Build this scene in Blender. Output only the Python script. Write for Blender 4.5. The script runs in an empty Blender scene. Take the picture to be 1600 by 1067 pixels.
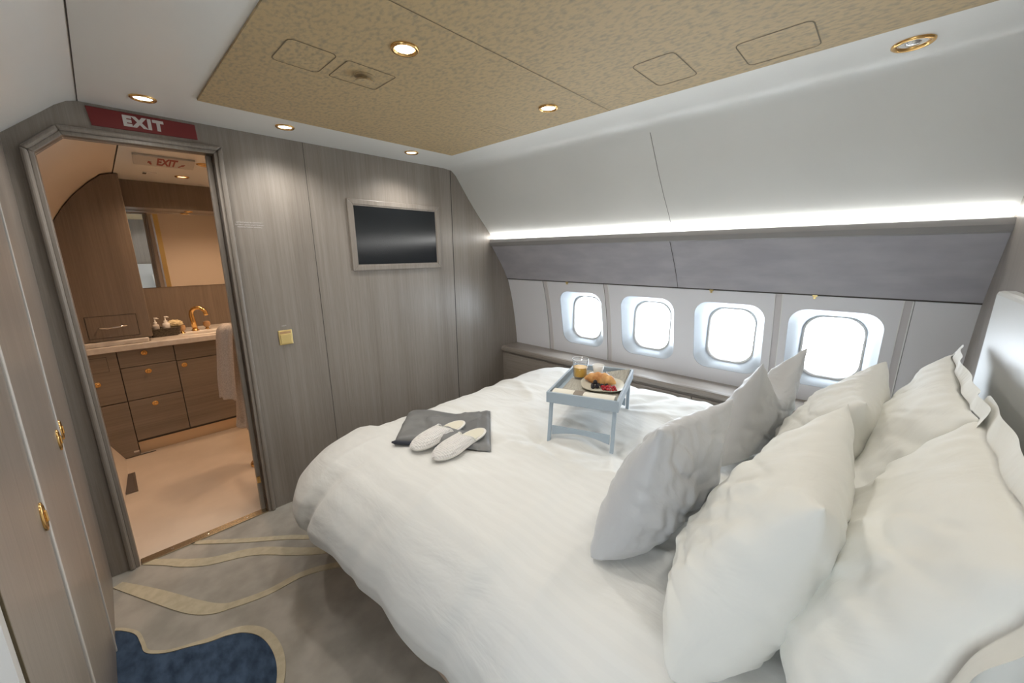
import bpy, bmesh, math, random
from mathutils import Vector, Matrix, noise
random.seed(7)
PI = math.pi
C = bpy.context.scene.collection
sc = bpy.context.scene

# ------------------------------------------------------------------ camera
cam_d = bpy.data.cameras.new('camera'); cam = bpy.data.objects.new('camera', cam_d); C.objects.link(cam)
yaw, pit, rol = math.radians(46.3927), math.radians(-12.903), math.radians(-0.4783)
fw = Vector((math.sin(yaw)*math.cos(pit), math.cos(yaw)*math.cos(pit), math.sin(pit)))
rt = Vector((math.cos(yaw), -math.sin(yaw), 0)); up = rt.cross(fw)
rt2 = math.cos(rol)*rt + math.sin(rol)*up; up2 = -math.sin(rol)*rt + math.cos(rol)*up
cam.matrix_world = Matrix(((rt2.x, up2.x, -fw.x, 0), (rt2.y, up2.y, -fw.y, 0), (rt2.z, up2.z, -fw.z, 1.49), (0, 0, 0, 1)))
cam_d.sensor_width = 36; cam_d.lens = 602.34/1600*36; cam_d.clip_start = 0.02
sc.camera = cam

# ------------------------------------------------------------------ world, view, big lights
w = bpy.data.worlds.new('daylight'); sc.world = w; w.use_nodes = True
bg = w.node_tree.nodes['Background']; bg.inputs[0].default_value = (0.82, 0.91, 1.0, 1); bg.inputs[1].default_value = 10.0
sc.view_settings.view_transform = 'Standard'; sc.view_settings.look = 'None'
sc.view_settings.exposure = 0.86; sc.view_settings.gamma = 1.0; sc.view_settings.use_curve_mapping = False
try:
    sc.cycles.max_bounces = 10; sc.cycles.diffuse_bounces = 6; sc.cycles.sample_clamp_indirect = 6; sc.cycles.use_denoising = True
except Exception: pass
DOWN_W = 7.0; MID_W = 8.5; HEAD_FILL_W = 3.5; SIDE_FILL_W = 2.5      # bedroom downlights; head and side pairs are added, out of view
COVE_W = 7.5      # cove strip
BATH_W = 9.0
WIN_W = 0

# ------------------------------------------------------------------ materials
def mat(name, col, rough=0.5, metal=0.0, **kw):
    m = bpy.data.materials.new(name); m.use_nodes = True
    b = m.node_tree.nodes['Principled BSDF']
    b.inputs['Base Color'].default_value = (*col, 1); b.inputs['Roughness'].default_value = rough; b.inputs['Metallic'].default_value = metal
    for k, v in kw.items(): b.inputs[k.replace('_', ' ')].default_value = v
    return m
def nd(m, t, **kw):
    n = m.node_tree.nodes.new(t)
    for k, v in kw.items(): setattr(n, k, v)
    return n
def lk(m, a, b): m.node_tree.links.new(a, b)
def noise_col(m, c1, c2, scale=(1, 1, 1), ns=5, detail=4, lo=.35, hi=.65, bump=0, c3=None, bdist=.002, coord='Object'):
    b = m.node_tree.nodes['Principled BSDF']
    tc = nd(m, 'ShaderNodeTexCoord'); mp = nd(m, 'ShaderNodeMapping'); mp.inputs['Scale'].default_value = scale
    n = nd(m, 'ShaderNodeTexNoise'); n.inputs['Scale'].default_value = ns; n.inputs['Detail'].default_value = detail
    r = nd(m, 'ShaderNodeValToRGB'); r.color_ramp.elements[0].position = lo; r.color_ramp.elements[1].position = hi
    r.color_ramp.elements[0].color = (*c1, 1); r.color_ramp.elements[1].color = (*c2, 1)
    if c3: e = r.color_ramp.elements.new((lo+hi)/2); e.color = (*c3, 1)
    lk(m, tc.outputs[coord], mp.inputs[0]); lk(m, mp.outputs[0], n.inputs['Vector']); lk(m, n.outputs['Fac'], r.inputs[0]); lk(m, r.outputs[0], b.inputs['Base Color'])
    if bump:
        bp = nd(m, 'ShaderNodeBump'); bp.inputs['Strength'].default_value = bump; bp.inputs['Distance'].default_value = bdist
        lk(m, n.outputs['Fac'], bp.inputs['Height']); lk(m, bp.outputs[0], b.inputs['Normal'])
    return m
def wood(name, grain, dark=1.0, tint=(1, 1, 1)):
    """grey-brown veneer; grain = axis index along which the grain runs"""
    c = [(.200, .172, .146), (.325, .291, .257)]
    c = [tuple(v*dark*t for v, t in zip(q, tint)) for q in c]
    m = mat(name, c[0], .34)
    b = m.node_tree.nodes['Principled BSDF']
    tc = nd(m, 'ShaderNodeTexCoord')
    facs = []
    for s_across, s_along, det in ((7, .35, 3), (90, 1.2, 4), (300, 9, 2)):
        mp = nd(m, 'ShaderNodeMapping'); sc_ = [s_across]*3; sc_[grain] = s_along; mp.inputs['Scale'].default_value = sc_
        n = nd(m, 'ShaderNodeTexNoise'); n.inputs['Scale'].default_value = 1; n.inputs['Detail'].default_value = det
        n.inputs['Distortion'].default_value = .4
        lk(m, tc.outputs['Object'], mp.inputs[0]); lk(m, mp.outputs[0], n.inputs['Vector']); facs.append(n.outputs['Fac'])
    a = nd(m, 'ShaderNodeMath', operation='MULTIPLY'); a.inputs[1].default_value = .55; lk(m, facs[0], a.inputs[0])
    b1 = nd(m, 'ShaderNodeMath', operation='MULTIPLY_ADD'); b1.inputs[1].default_value = .5; lk(m, facs[1], b1.inputs[0]); lk(m, a.outputs[0], b1.inputs[2])
    c1 = nd(m, 'ShaderNodeMath', operation='MULTIPLY_ADD'); c1.inputs[1].default_value = .35; lk(m, facs[2], c1.inputs[0]); lk(m, b1.outputs[0], c1.inputs[2])
    r = nd(m, 'ShaderNodeValToRGB'); r.color_ramp.elements[0].position = .45; r.color_ramp.elements[1].position = .95
    r.color_ramp.elements[0].color = (*c[0], 1); r.color_ramp.elements[1].color = (*c[1], 1)
    lk(m, c1.outputs[0], r.inputs[0]); lk(m, r.outputs[0], b.inputs['Base Color'])
    bp = nd(m, 'ShaderNodeBump'); bp.inputs['Strength'].default_value = .12; bp.inputs['Distance'].default_value = .001
    lk(m, facs[1], bp.inputs['Height']); lk(m, bp.outputs[0], b.inputs['Normal'])
    return m
M = {}
M['wood'] = wood('veneer_vertical', 2)
M['wood_x'] = wood('veneer_crosswise', 0, .80, (1.05, .97, .88))
M['wood_y'] = wood('veneer_lengthwise', 1)
M['wood_bath'] = wood('veneer_bath', 2, .72, (1.05, .97, .90))
M['ceil'] = noise_col(mat('white_panel', (.8, .81, .79), .30), (.78, .79, .77), (.82, .83, .81), ns=1.5)
M['valance'] = noise_col(mat('grey_valance', (.39, .38, .42), .6), (.375, .365, .40), (.44, .43, .46), scale=(1, .35, 1), ns=14, detail=8, bump=.08)
M['winpanel'] = mat('window_panel', (.75, .75, .78), .38)
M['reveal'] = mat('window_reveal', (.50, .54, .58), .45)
M['strip'] = mat('panel_strip', (.62, .59, .59), .5)
M['white'] = mat('white_gloss', (.8, .8, .79), .3)
M['gap'] = mat('dark_gap', (.05, .045, .04), .7)
M['ledge'] = mat('ledge_grey', (.30, .29, .285), .45)
M['gold'] = mat('gold', (.83, .52, .20), .2, 1.0)
M['gold_sat'] = mat('brushed_gold', (.80, .62, .28), .35, 1.0)
M['chrome'] = mat('chrome', (.75, .75, .75), .15, 1.0)
M['screen'] = mat('screen', (.008, .01, .012), .16)
M['edge'] = mat('pale_edging', (.62, .60, .57), .4)
M['red'] = mat('sign_red', (.19, .022, .022), .5)
M['redink'] = mat('red_ink', (.30, .02, .02), .5)
M['letters'] = mat('sign_letters', (.62, .58, .56), .5)
M['signplate'] = mat('sign_plate', (.55, .55, .53), .4)
M['black'] = mat('black', (.015, .015, .015), .5)
M['bathwall'] = mat('bath_panel', (.72, .64, .55), .35)
M['bathfloor'] = noise_col(mat('bath_vinyl', (.66, .56, .46), .45), (.62, .53, .44), (.70, .60, .50), ns=3)
M['stone'] = noise_col(mat('stone_top', (.66, .62, .58), .25), (.58, .54, .50), (.70, .67, .63), ns=18, detail=6)
M['toe'] = mat('toe_kick_metal', (.70, .55, .38), .35, .7)
M['mirror'] = mat('mirror', (.88, .88, .88), .02, 1.0)
M['towel'] = noise_col(mat('towel', (.50, .45, .42), .95), (.42, .38, .35), (.56, .51, .48), ns=160, detail=2, bump=.6, bdist=.003)
M['wicker'] = noise_col(mat('wicker', (.06, .05, .035), .7), (.03, .025, .018), (.12, .10, .07), scale=(1, 1, 3), ns=90, bump=.7)
M['ceram'] = mat('ceramic', (.78, .77, .74), .2)
M['sponge'] = noise_col(mat('sponge', (.75, .66, .42), .9), (.60, .50, .28), (.85, .76, .52), ns=60, bump=.5)
M['oak'] = noise_col(mat('knob_wood', (.50, .30, .14), .4), (.45, .26, .12), (.56, .35, .18), ns=20)
M['base'] = mat('bed_base_fabric', (.60, .48, .38), .85)
M['trayp'] = mat('tray_paint', (.36, .43, .49), .42)
M['placemat'] = noise_col(mat('placemat', (.40, .38, .33), .8), (.33, .31, .26), (.50, .48, .42), scale=(1, 12, 1), ns=30, bump=.4)
M['plate'] = mat('plate', (.62, .60, .50), .3)
M['napkin'] = mat('napkin', (.76, .73, .64), .85)
M['napband'] = mat('napkin_band', (.26, .22, .18), .7)
M['crust'] = noise_col(mat('crust', (.55, .25, .07), .5), (.42, .16, .04), (.80, .46, .17), ns=25, bump=.3)
M['blackberry'] = mat('blackberry', (.02, .018, .03), .3)
M['redberry'] = mat('redcurrant', (.45, .015, .03), .2, Coat_Weight=.5)
M['juice'] = mat('juice', (.90, .52, .06), .3)
M['slip'] = mat('slipper_waffle', (.80, .77, .74), .9)
M['sole'] = mat('slipper_sole', (.76, .73, .68), .85)
M['insole'] = mat('slipper_insole', (.72, .68, .56), .9)
M['garment'] = noise_col(mat('grey_satin', (.17, .17, .17), .5), (.15, .15, .15), (.20, .20, .195), ns=8)
M['garm_dark'] = mat('dark_lining', (.03, .035, .05), .6)
M['threshold'] = mat('threshold_metal', (.62, .55, .42), .25, 1.0)
M['hb'] = mat('headboard_leather', (.55, .555, .54), .45)
# glass
def glassy(name, tint=(1, 1, 1), gl=.12):
    m = bpy.data.materials.new(name); m.use_nodes = True; nt = m.node_tree; nt.nodes.clear()
    o = nd(m, 'ShaderNodeOutputMaterial'); tr = nd(m, 'ShaderNodeBsdfTransparent'); tr.inputs[0].default_value = (*tint, 1)
    g = nd(m, 'ShaderNodeBsdfGlossy'); g.inputs['Roughness'].default_value = .03
    fr = nd(m, 'ShaderNodeLayerWeight'); fr.inputs[0].default_value = .5; mx = nd(m, 'ShaderNodeMixShader')
    pw = nd(m, 'ShaderNodeMath', operation='POWER'); pw.inputs[1].default_value = 3.5; ml = nd(m, 'ShaderNodeMath', operation='MULTIPLY_ADD'); ml.inputs[1].default_value = .8; ml.inputs[2].default_value = .03
    lk(m, fr.outputs['Facing'], pw.inputs[0]); lk(m, pw.outputs[0], ml.inputs[0]); lk(m, ml.outputs[0], mx.inputs[0]); lk(m, tr.outputs[0], mx.inputs[1]); lk(m, g.outputs[0], mx.inputs[2]); lk(m, mx.outputs[0], o.inputs[0])
    return m
M['pane'] = glassy('pane_glass'); M['glass'] = glassy('tumbler_glass', (.96, .97, .98))
def emis(name, col, s):
    m = bpy.data.materials.new(name); m.use_nodes = True; nt = m.node_tree; nt.nodes.clear()
    o = nd(m, 'ShaderNodeOutputMaterial'); e = nd(m, 'ShaderNodeEmission'); e.inputs[0].default_value = (*col, 1); e.inputs[1].default_value = s
    lk(m, e.outputs[0], o.inputs[0]); return m
M['lens'] = emis('lamp_lens', (1, .93, .80), 6)
M['lens_warm'] = emis('lamp_lens_warm', (1, .62, .28), 3)
M['led'] = emis('led_strip', (1.0, .99, .96), COVE_W)
# gold ceiling fabric
M['goldfab'] = noise_col(mat('gold_fabric', (.45, .33, .18), .6), (.35, .285, .185), (.52, .39, .215), scale=(1, .55, 1), ns=85, detail=6, lo=.30, hi=.56, bump=.1)
# carpet
M['carpet'] = noise_col(mat('carpet', (.37, .345, .30), .95), (.33, .31, .27), (.42, .39, .345), ns=9, detail=8, bump=.25, bdist=.004)
M['carpet_gold'] = noise_col(mat('carpet_line', (.52, .46, .33), .95), (.47, .415, .295), (.55, .49, .36), ns=30, bump=.3)
M['carpet_blue'] = noise_col(mat('carpet_blue', (.03, .06, .12), .95), (.018, .038, .075), (.055, .095, .165), scale=(2, 1, 1), ns=14, detail=8, bump=.5, bdist=.006)
# bedding
def linen(name, col, stripe=0.0, rough=.75, bump=.25):
    m = mat(name, col, rough); b = m.node_tree.nodes['Principled BSDF']
    b.inputs['Sheen Weight'].default_value = .15
    tc = nd(m, 'ShaderNodeTexCoord'); n = nd(m, 'ShaderNodeTexNoise'); n.inputs['Scale'].default_value = 5.5; n.inputs['Detail'].default_value = 4.5
    n.inputs['Distortion'].default_value = 1.0
    mp = nd(m, 'ShaderNodeMapping'); mp.inputs['Scale'].default_value = (1, .35, 1) if stripe else (1, 1, .5)
    lk(m, tc.outputs['Object'], mp.inputs[0]); lk(m, mp.outputs[0], n.inputs['Vector'])
    bp = nd(m, 'ShaderNodeBump'); bp.inputs['Strength'].default_value = bump; bp.inputs['Distance'].default_value = .035
    lk(m, n.outputs['Fac'], bp.inputs['Height']); lk(m, bp.outputs[0], b.inputs['Normal'])
    if stripe:
        wv = nd(m, 'ShaderNodeTexWave', bands_direction='X'); wv.inputs['Scale'].default_value = 8; wv.inputs['Distortion'].default_value = 0
        lk(m, tc.outputs['UV'], wv.inputs['Vector'])
        r = nd(m, 'ShaderNodeValToRGB'); r.color_ramp.elements[0].position = .45; r.color_ramp.elements[1].position = .55
        r.color_ramp.elements[0].color = (*[c*(1-stripe) for c in col], 1); r.color_ramp.elements[1].color = (*col, 1)
        lk(m, wv.outputs['Fac'], r.inputs[0]); lk(m, r.outputs[0], b.inputs['Base Color'])
    return m
M['duvet'] = linen('duvet_cotton', (.74, .735, .705), stripe=.018)
M['pillow'] = linen('pillow_cotton', (.77, .765, .715), bump=.3)
M['cushion'] = linen('cushion_satin', (.53, .535, .54), rough=.42, bump=.4)
M['sheet'] = linen('sheet_cotton', (.80, .79, .75))

# ------------------------------------------------------------------ helpers
def obj(name, bm, m, parent=None, smooth=False, sub=0, bev=0):
    me = bpy.data.meshes.new(name); bmesh.ops.recalc_face_normals(bm, faces=bm.faces); bm.to_mesh(me); bm.free()
    for mm in (m if isinstance(m, (list, tuple)) else [m]): me.materials.append(mm)
    if smooth:
        for p in me.polygons: p.use_smooth = True
    o = bpy.data.objects.new(name, me); C.objects.link(o)
    if parent: o.parent = parent
    if bev:
        b = o.modifiers.new('bevel', 'BEVEL'); b.width = bev; b.segments = 2; b.limit_method = 'ANGLE'
    if sub:
        s = o.modifiers.new('sub', 'SUBSURF'); s.levels = sub; s.render_levels = sub
    return o
def thing(name, label, cat, loc=(0, 0, 0), rz=0, group=None):
    o = bpy.data.objects.new(name, None); C.objects.link(o); o.empty_display_size = .05
    o.location = loc; o.rotation_euler = (0, 0, rz); tag(o, label, cat, group); return o
def tag(o, label, cat, group=None):
    o['label'] = label; o['category'] = cat
    if group: o['group'] = group
    return o
def struct(name, bm, m, parent=None, **k):
    o = obj(name, bm, m, parent, **k)
    if not parent: o['kind'] = 'structure'
    return o
def B(): return bmesh.new()
def box(bm, x0, y0, z0, x1, y1, z1, mi=0):
    vs = [bm.verts.new((x, y, z)) for z in (z0, z1) for y in (y0, y1) for x in (x0, x1)]
    for f in ((0, 1, 3, 2), (4, 5, 7, 6), (0, 1, 5, 4), (2, 3, 7, 6), (0, 2, 6, 4), (1, 3, 7, 5)):
        fc = bm.faces.new([vs[i] for i in f]); fc.material_index = mi
    return bm
def mkbox(*a): return box(B(), *a)
def prism(bm, pts, axis, a, b, caps=True):
    """extrude 2D outline pts along axis from a to b. pts give the two other coords in order"""
    def mk(p, v):
        l = list(p); l.insert(axis, v); return bm.verts.new(l)
    A = [mk(p, a) for p in pts]; D = [mk(p, b) for p in pts]; n = len(pts)
    for i in range(n):
        j = (i+1) % n; bm.faces.new((A[i], A[j], D[j], D[i]))
    if caps: bm.faces.new(A); bm.faces.new(D)
    return bm
def sheet(bm, pts, axis, a, b, n=1, thick=None):
    """open polyline extruded along axis"""
    rows = []
    for k in range(n+1):
        v = a+(b-a)*k/n; r = []
        for p in pts:
            l = list(p); l.insert(axis, v); r.append(bm.verts.new(l))
        rows.append(r)
    for r0, r1 in zip(rows, rows[1:]):
        for i in range(len(pts)-1): bm.faces.new((r0[i], r0[i+1], r1[i+1], r1[i]))
    return bm
def lathe(bm, prof, cx=0, cy=0, cz=0, n=24, ax='z', close=False):
    rings = []
    for r, h in prof:
        ring = []
        for i in range(n):
            t = 2*PI*i/n; u, v = r*math.cos(t), r*math.sin(t)
            p = (u, v, h) if ax == 'z' else ((u, h, v) if ax == 'y' else (h, u, v))
            ring.append(bm.verts.new((cx+p[0], cy+p[1], cz+p[2])))
        rings.append(ring)
    for a, b in zip(rings, rings[1:]):
        for i in range(n): bm.faces.new((a[i], a[(i+1) % n], b[(i+1) % n], b[i]))
    if close: bm.faces.new(rings[0]); bm.faces.new(rings[-1])
    return bm
def tube(bm, pts, r, n=10, caps=True):
    pts = [Vector(p) for p in pts]; rs = r if isinstance(r, (list, tuple)) else [r]*len(pts); rings = []
    prev = None
    for i, p in enumerate(pts):
        d = (pts[min(i+1, len(pts)-1)]-pts[max(i-1, 0)]).normalized()
        if prev is None: a = d.orthogonal().normalized()
        else: a = (prev-d*prev.dot(d)).normalized()
        prev = a; b = d.cross(a)
        rings.append([bm.verts.new(p+(a*math.cos(2*PI*k/n)+b*math.sin(2*PI*k/n))*rs[i]) for k in range(n)])
    for A, D in zip(rings, rings[1:]):
        for k in range(n): bm.faces.new((A[k], A[(k+1) % n], D[(k+1) % n], D[k]))
    if caps: bm.faces.new(rings[0]); bm.faces.new(rings[-1])
    return bm
def rrect(w, h, r, n=6):
    out = []
    for cx, cy, a0 in ((w/2-r, h/2-r, 0), (-w/2+r, h/2-r, PI/2), (-w/2+r, -h/2+r, PI), (w/2-r, -h/2+r, 1.5*PI)):
        for k in range(n+1):
            a = a0+PI/2*k/n; out.append((cx+r*math.cos(a), cy+r*math.sin(a)))
    return out
def text_obj(name, s, size, m, parent, mw, extrude=.0008, align='CENTER', space=1.0, bold=0.0):
    cu = bpy.data.curves.new(name, 'FONT'); cu.body = s; cu.size = size; cu.extrude = extrude; cu.align_x = align; cu.align_y = 'CENTER'; cu.space_character = space; cu.offset = bold
    t = bpy.data.objects.new(name+'_src', cu); C.objects.link(t)
    bpy.context.view_layer.update()
    dg = bpy.context.evaluated_depsgraph_get(); me = bpy.data.meshes.new_from_object(t.evaluated_get(dg)); bpy.data.objects.remove(t)
    me.transform(mw); me.materials.clear(); me.materials.append(m); me.name = name
    o = bpy.data.objects.new(name, me); C.objects.link(o)
    if parent: o.parent = parent
    return o
def copy_tree(o, parent=None):
    c = o.copy(); C.objects.link(c)
    if parent: c.parent = parent
    for ch in list(o.children): copy_tree(ch, c)
    return c
def FWD(x, y, z): # text facing -y (readable from the room)
    return Matrix.Translation((x, y, z)) @ Matrix.Rotation(PI/2, 4, 'X')
def DWN(x, y, z): # text on a ceiling, facing down, top of letters away from the camera
    return Matrix.Translation((x, y, z)) @ Matrix.Rotation(PI, 4, 'X')

# ------------------------------------------------------------------ shell of the bedroom
YW, YB = 2.45, -.32          # bulkhead face, headboard wall face
struct('floor', mkbox(-.6, -1.0, -.05, 2.75, YW, 0), M['carpet'])
fl = bpy.data.objects['floor']
def flat_poly(pts, z0=.0, z1=.004):
    bm = B(); return prism(bm, pts, 2, z0, z1)
def band(pts, ws, z1=.004):
    L, R = [], []
    for i, p in enumerate(pts):
        a = Vector(pts[max(i-1, 0)]); b = Vector(pts[min(i+1, len(pts)-1)]); d = (b-a).normalized(); n = Vector((-d.y, d.x)); p = Vector(p)
        L.append(p+n*ws[i]/2); R.append(p-n*ws[i]/2)
    bm = B()
    top = [[bm.verts.new((q.x, q.y, z)) for q in S] for S in (L, R) for z in (z1, 0)]
    n = len(pts)
    for i in range(n-1):
        bm.faces.new((top[0][i], top[0][i+1], top[2][i+1], top[2][i]))
        bm.faces.new((top[0][i], top[0][i+1], top[1][i+1], top[1][i])); bm.faces.new((top[2][i], top[2][i+1], top[3][i+1], top[3][i]))
    return bm
def smooth_curve(pts, k=6):
    out = []
    P = [Vector(p) for p in pts]; P = [P[0]*2-P[1]]+P+[P[-1]*2-P[-2]]
    for i in range(1, len(P)-2):
        for j in range(k):
            t = j/k; a, b, c, d = P[i-1], P[i], P[i+1], P[i+2]
            out.append(.5*((2*b)+(c-a)*t+(2*a-5*b+4*c-d)*t*t+(3*b-a-3*c+d)*t**3))
    out.append(P[-2]); return [tuple(q) for q in out]
c1 = smooth_curve([(-.186, 2.365), (-.077, 2.171), (.032, 1.969), (.10, 1.88), (.169, 1.842), (.285, 1.808), (.444, 1.796), (.62, 1.70), (.9, 1.5)])
obj('carpet_line', band(c1, [.035+.03*max(0, math.sin(i/len(c1)*PI*2.2)) for i in range(len(c1))]), M['carpet_gold'], fl)
c2 = smooth_curve([(-.087, 2.46), (.0, 2.365), (.051, 2.303), (.141, 2.225), (.313, 2.134), (.471, 1.964), (.592, 1.86), (.9, 1.7)])
obj('carpet_line', band(c2, [.035+.02*math.sin(i/len(c2)*PI) for i in range(len(c2))]), M['carpet_gold'], fl)
c3 = smooth_curve([(.10, 2.449), (.12, 2.434), (.287, 2.274), (.46, 2.124), (.582, 2.006), (.9, 1.8)])
obj('carpet_line', band(c3, [.02+.012*math.sin(i/len(c3)*PI) for i in range(len(c3))]), M['carpet_gold'], fl)
bl = smooth_curve([(-.202, 2.06), (-.175, 2.03), (-.14, 1.97), (-.128, 1.90), (-.118, 1.84), (-.066, 1.785), (.0, 1.75), (.06, 1.72), (.11, 1.705), (.165, 1.67), (.21, 1.60), (.228, 1.50), (.218, 1.40), (.18, 1.31), (.10, 1.2), (-.05, 1.05), (-.202, .95)])
obj('carpet_patch', flat_poly([tuple(p) for p in bl], 0, .005), M['carpet_blue'], fl)
obj('carpet_border', band(bl, [.012+.020*max(0, math.sin((i/len(bl)-.35)*PI*1.8)) for i in range(len(bl))], .008), M['carpet_gold'], fl)

# bulkhead with the doorway (opening polygon cut out)
OP = [(-.105, 0), (-.097, 1.885), (-.012, 1.962), (.476, 1.972), (.455, 0)]     # inner opening, clockwise from left-bottom
def bulk(y0, y1, m, name):
    bm = B()
    # pieces round the opening
    prism(bm, [(-.9, 0), (-.105, 0), (-.097, 1.885), (-.9, 1.885)], 1, y0, y1)
    prism(bm, [(-.9, 1.885), (-.097, 1.885), (-.012, 1.962), (-.012, 2.3), (-.9, 2.3)], 1, y0, y1)
    prism(bm, [(-.012, 1.962), (.476, 1.972), (.476, 2.3), (-.012, 2.3)], 1, y0, y1)
    prism(bm, [(.455, 0), (.9, 0), (.9, 2.3), (.476, 2.3), (.476, 1.972)], 1, y0, y1)
    prism(bm, [(.9, 0), (1.92, 0), (1.92, 2.3), (.9, 2.3)], 1, y0, y1)
    prism(bm, [(1.92, 0), (3.0, 0), (3.0, 2.3), (1.92, 2.3)], 1, y0, y1)
    return struct(name, bm, m)
wf = bulk(YW, YW+.03, M['wood'], 'wall_front')
bulk(YW+.031, YW+.05, M['bathwall'], 'wall_bathroom_front')
bm = B(); box(bm, .893, YW-.0008, 0, .8955, YW, 2.1); box(bm, 1.916, YW-.0012, 0, 1.921, YW, 2.11)
obj('panel_seam', bm, M['gap'], wf)
# door frame moulding
def frame_ring(bm, inner, outer, y0, y1):
    n = len(inner)
    for i in range(n-1):
        prism(bm, [inner[i], inner[i+1], outer[i+1], outer[i]], 1, y0, y1)
def offs(pts, d):
    out = []
    V = [Vector(p) for p in pts]
    for i, p in enumerate(V):
        if i == 0: t = (V[1]-V[0]).normalized(); n = Vector((-t.y, t.x)); out.append(p+n*d)
        elif i == len(V)-1: t = (V[-1]-V[-2]).normalized(); n = Vector((-t.y, t.x)); out.append(p+n*d)
        else:
            t1 = (V[i]-V[i-1]).normalized(); t2 = (V[i+1]-V[i]).normalized(); n1 = Vector((-t1.y, t1.x)); n2 = Vector((-t2.y, t2.x))
            nn = (n1+n2).normalized(); out.append(p+nn*(d/max(.3, nn.dot(n1))))
    return [(p.x, p.y) for p in out]
bm = B()
frame_ring(bm, offs(OP, .0), offs(OP, .016), YW-.008, YW+.07)
df = struct('trim_1', bm, M['wood'], bev=.003)
bm = B(); frame_ring(bm, offs(OP, .015), offs(OP, .036), YW-.018, YW)
o = obj('outer_moulding', bm, M['wood'], df, bev=.008)
# inner jamb: grey sliding-door pocket edge on the right
bm = B(); prism(bm, [(.452, 0), (.474, 1.971), (.450, 1.971), (.428, 0)], 1, YW+.035, YW+.062)
o = obj('pocket_jamb', bm, M['wood'], df, bev=.006)
bm = B(); box(bm, .430, YW+.028, .185, .446, YW+.036, .225); obj('strike_plate', bm, M['gold'], df)
# threshold
bm = B(); box(bm, -.10, YW-.005, 0, .453, YW+.045, .008); th = struct('trim_2', bm, M['threshold'], bev=.002)
bm = B()
for x in (.02, .17, .35): lathe(bm, [(.0, .0088), (.005, .0086), (.006, .008)], x, YW+.02, 0, 10)
obj('screw', bm, M['chrome'], th)

# ceiling
HZ = 2.10
bm = B(); sheet(bm, [(.0535, HZ), (1.86, HZ), (1.93, 2.092), (1.97, 2.062), (2.089, 1.905), (2.19, 1.785), (2.27, 1.70), (2.335, 1.625), (2.38, 1.58)], 1, YB-.7, YW+.01, 1)
ce = struct('ceiling', bm, M['ceil'], smooth=False)
for p in ce.data.polygons: p.use_smooth = True
bm = B(); sheet(bm, [(.0505, HZ+.0005), (.02, 2.092), (-.015, 2.070), (-.05, 2.040), (-.20, 1.915), (-.40, 1.75), (-.63, 1.50)], 1, YB-.7, YW+.01, 1)
o = struct('ceiling_slope', bm, M['ceil'], ce, smooth=True)
bm = B(); box(bm, .0505, YB-.7, HZ-.001, .0535, YW, HZ+.01); obj('ceiling_gap', bm, M['gap'], ce)
# panel seam down the cove panel
def on_cove(y, w_, pts, off=.0012):
    bm = B(); P2 = []
    for (x, z) in pts: P2.append((x-off, z-off))
    sheet(bm, P2, 1, y-w_/2, y+w_/2); return bm
obj('panel_seam', on_cove(.93, .0022, [(1.97, 2.062), (2.089, 1.905), (2.19, 1.785), (2.27, 1.70), (2.335, 1.625)]), M['gap'], ce)
# gold fabric panel in the ceiling
gp = struct('trim_3', mkbox(.381, -1.0, HZ-.008, 1.650, 2.082, HZ-.0005), M['goldfab'])
bm = B()
def outline(bm, pts, wd=.0035, z=HZ-.0088):
    n = len(pts)
    for i in range(n):
        a = Vector(pts[i]); b = Vector(pts[(i+1) % n]); d = (b-a).normalized(); nn = Vector((-d.y, d.x))*wd/2
        q = [a-nn, b-nn, b+nn, a+nn]; vs = [bm.verts.new((p.x, p.y, z)) for p in q]; bm.faces.new(vs)
def rr(cx, cy, w_, h_, r): return [(cx+x, cy+y) for x, y in rrect(w_, h_, r, 3)]
outline(bm, rr(1.44, .64, .22, .14, .02)); outline(bm, rr(1.515, .33, .18, .19, .02)); outline(bm, rr(.55, 1.41, .14, .17, .02)); outline(bm, rr(.74, 1.41, .17, .155, .01))
outline(bm, rr(1.50, 1.52, .14, .10, .01), .002)
vs = [bm.verts.new(p) for p in ((.381, .967, HZ-.0088), (1.65, .967, HZ-.0088), (1.65, .970, HZ-.0088), (.381, .970, HZ-.0088))]; bm.faces.new(vs)
M['groove'] = mat('gold_groove', (.17, .135, .08), .7)
obj('hatch_outline', bm, M['groove'], gp)

# back wall (headboard wall)
wb = struct('wall_back', mkbox(-.9, YB-.04, 0, 3.0, YB, 2.3), M['wood'])
# left wall behind the closets
bm = B(); FILL_WINS = (-.12, .40)                      # two added windows, unseen behind the camera, for cool fill light
box(bm, -.66, YB-.9, 0, -.62, FILL_WINS[0]-.14, 2.3); box(bm, -.66, FILL_WINS[0]+.14, 0, -.62, FILL_WINS[1]-.14, 2.3); box(bm, -.66, FILL_WINS[1]+.14, 0, -.62, YW, 2.3)
for c in FILL_WINS: box(bm, -.66, c-.14, 0, -.62, c+.14, .97-.18); box(bm, -.66, c-.14, .97+.18, -.62, c+.14, 2.3)
struct('wall_left', bm, M['ceil'])

# ------------------------------------------------------------------ side wall with windows
bm = B(); prism(bm, [(2.305, 1.578), (2.312, 1.602), (2.325, 1.602), (2.40, 1.560), (2.44, 1.54), (2.36, 1.540), (2.318, 1.553)], 1, YB, YW)
struct('trim_4', bm, M['ledge'])
bm = B(); box(bm, 2.334, YB+.01, 1.604, 2.339, YW-.01, 1.617)
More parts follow.
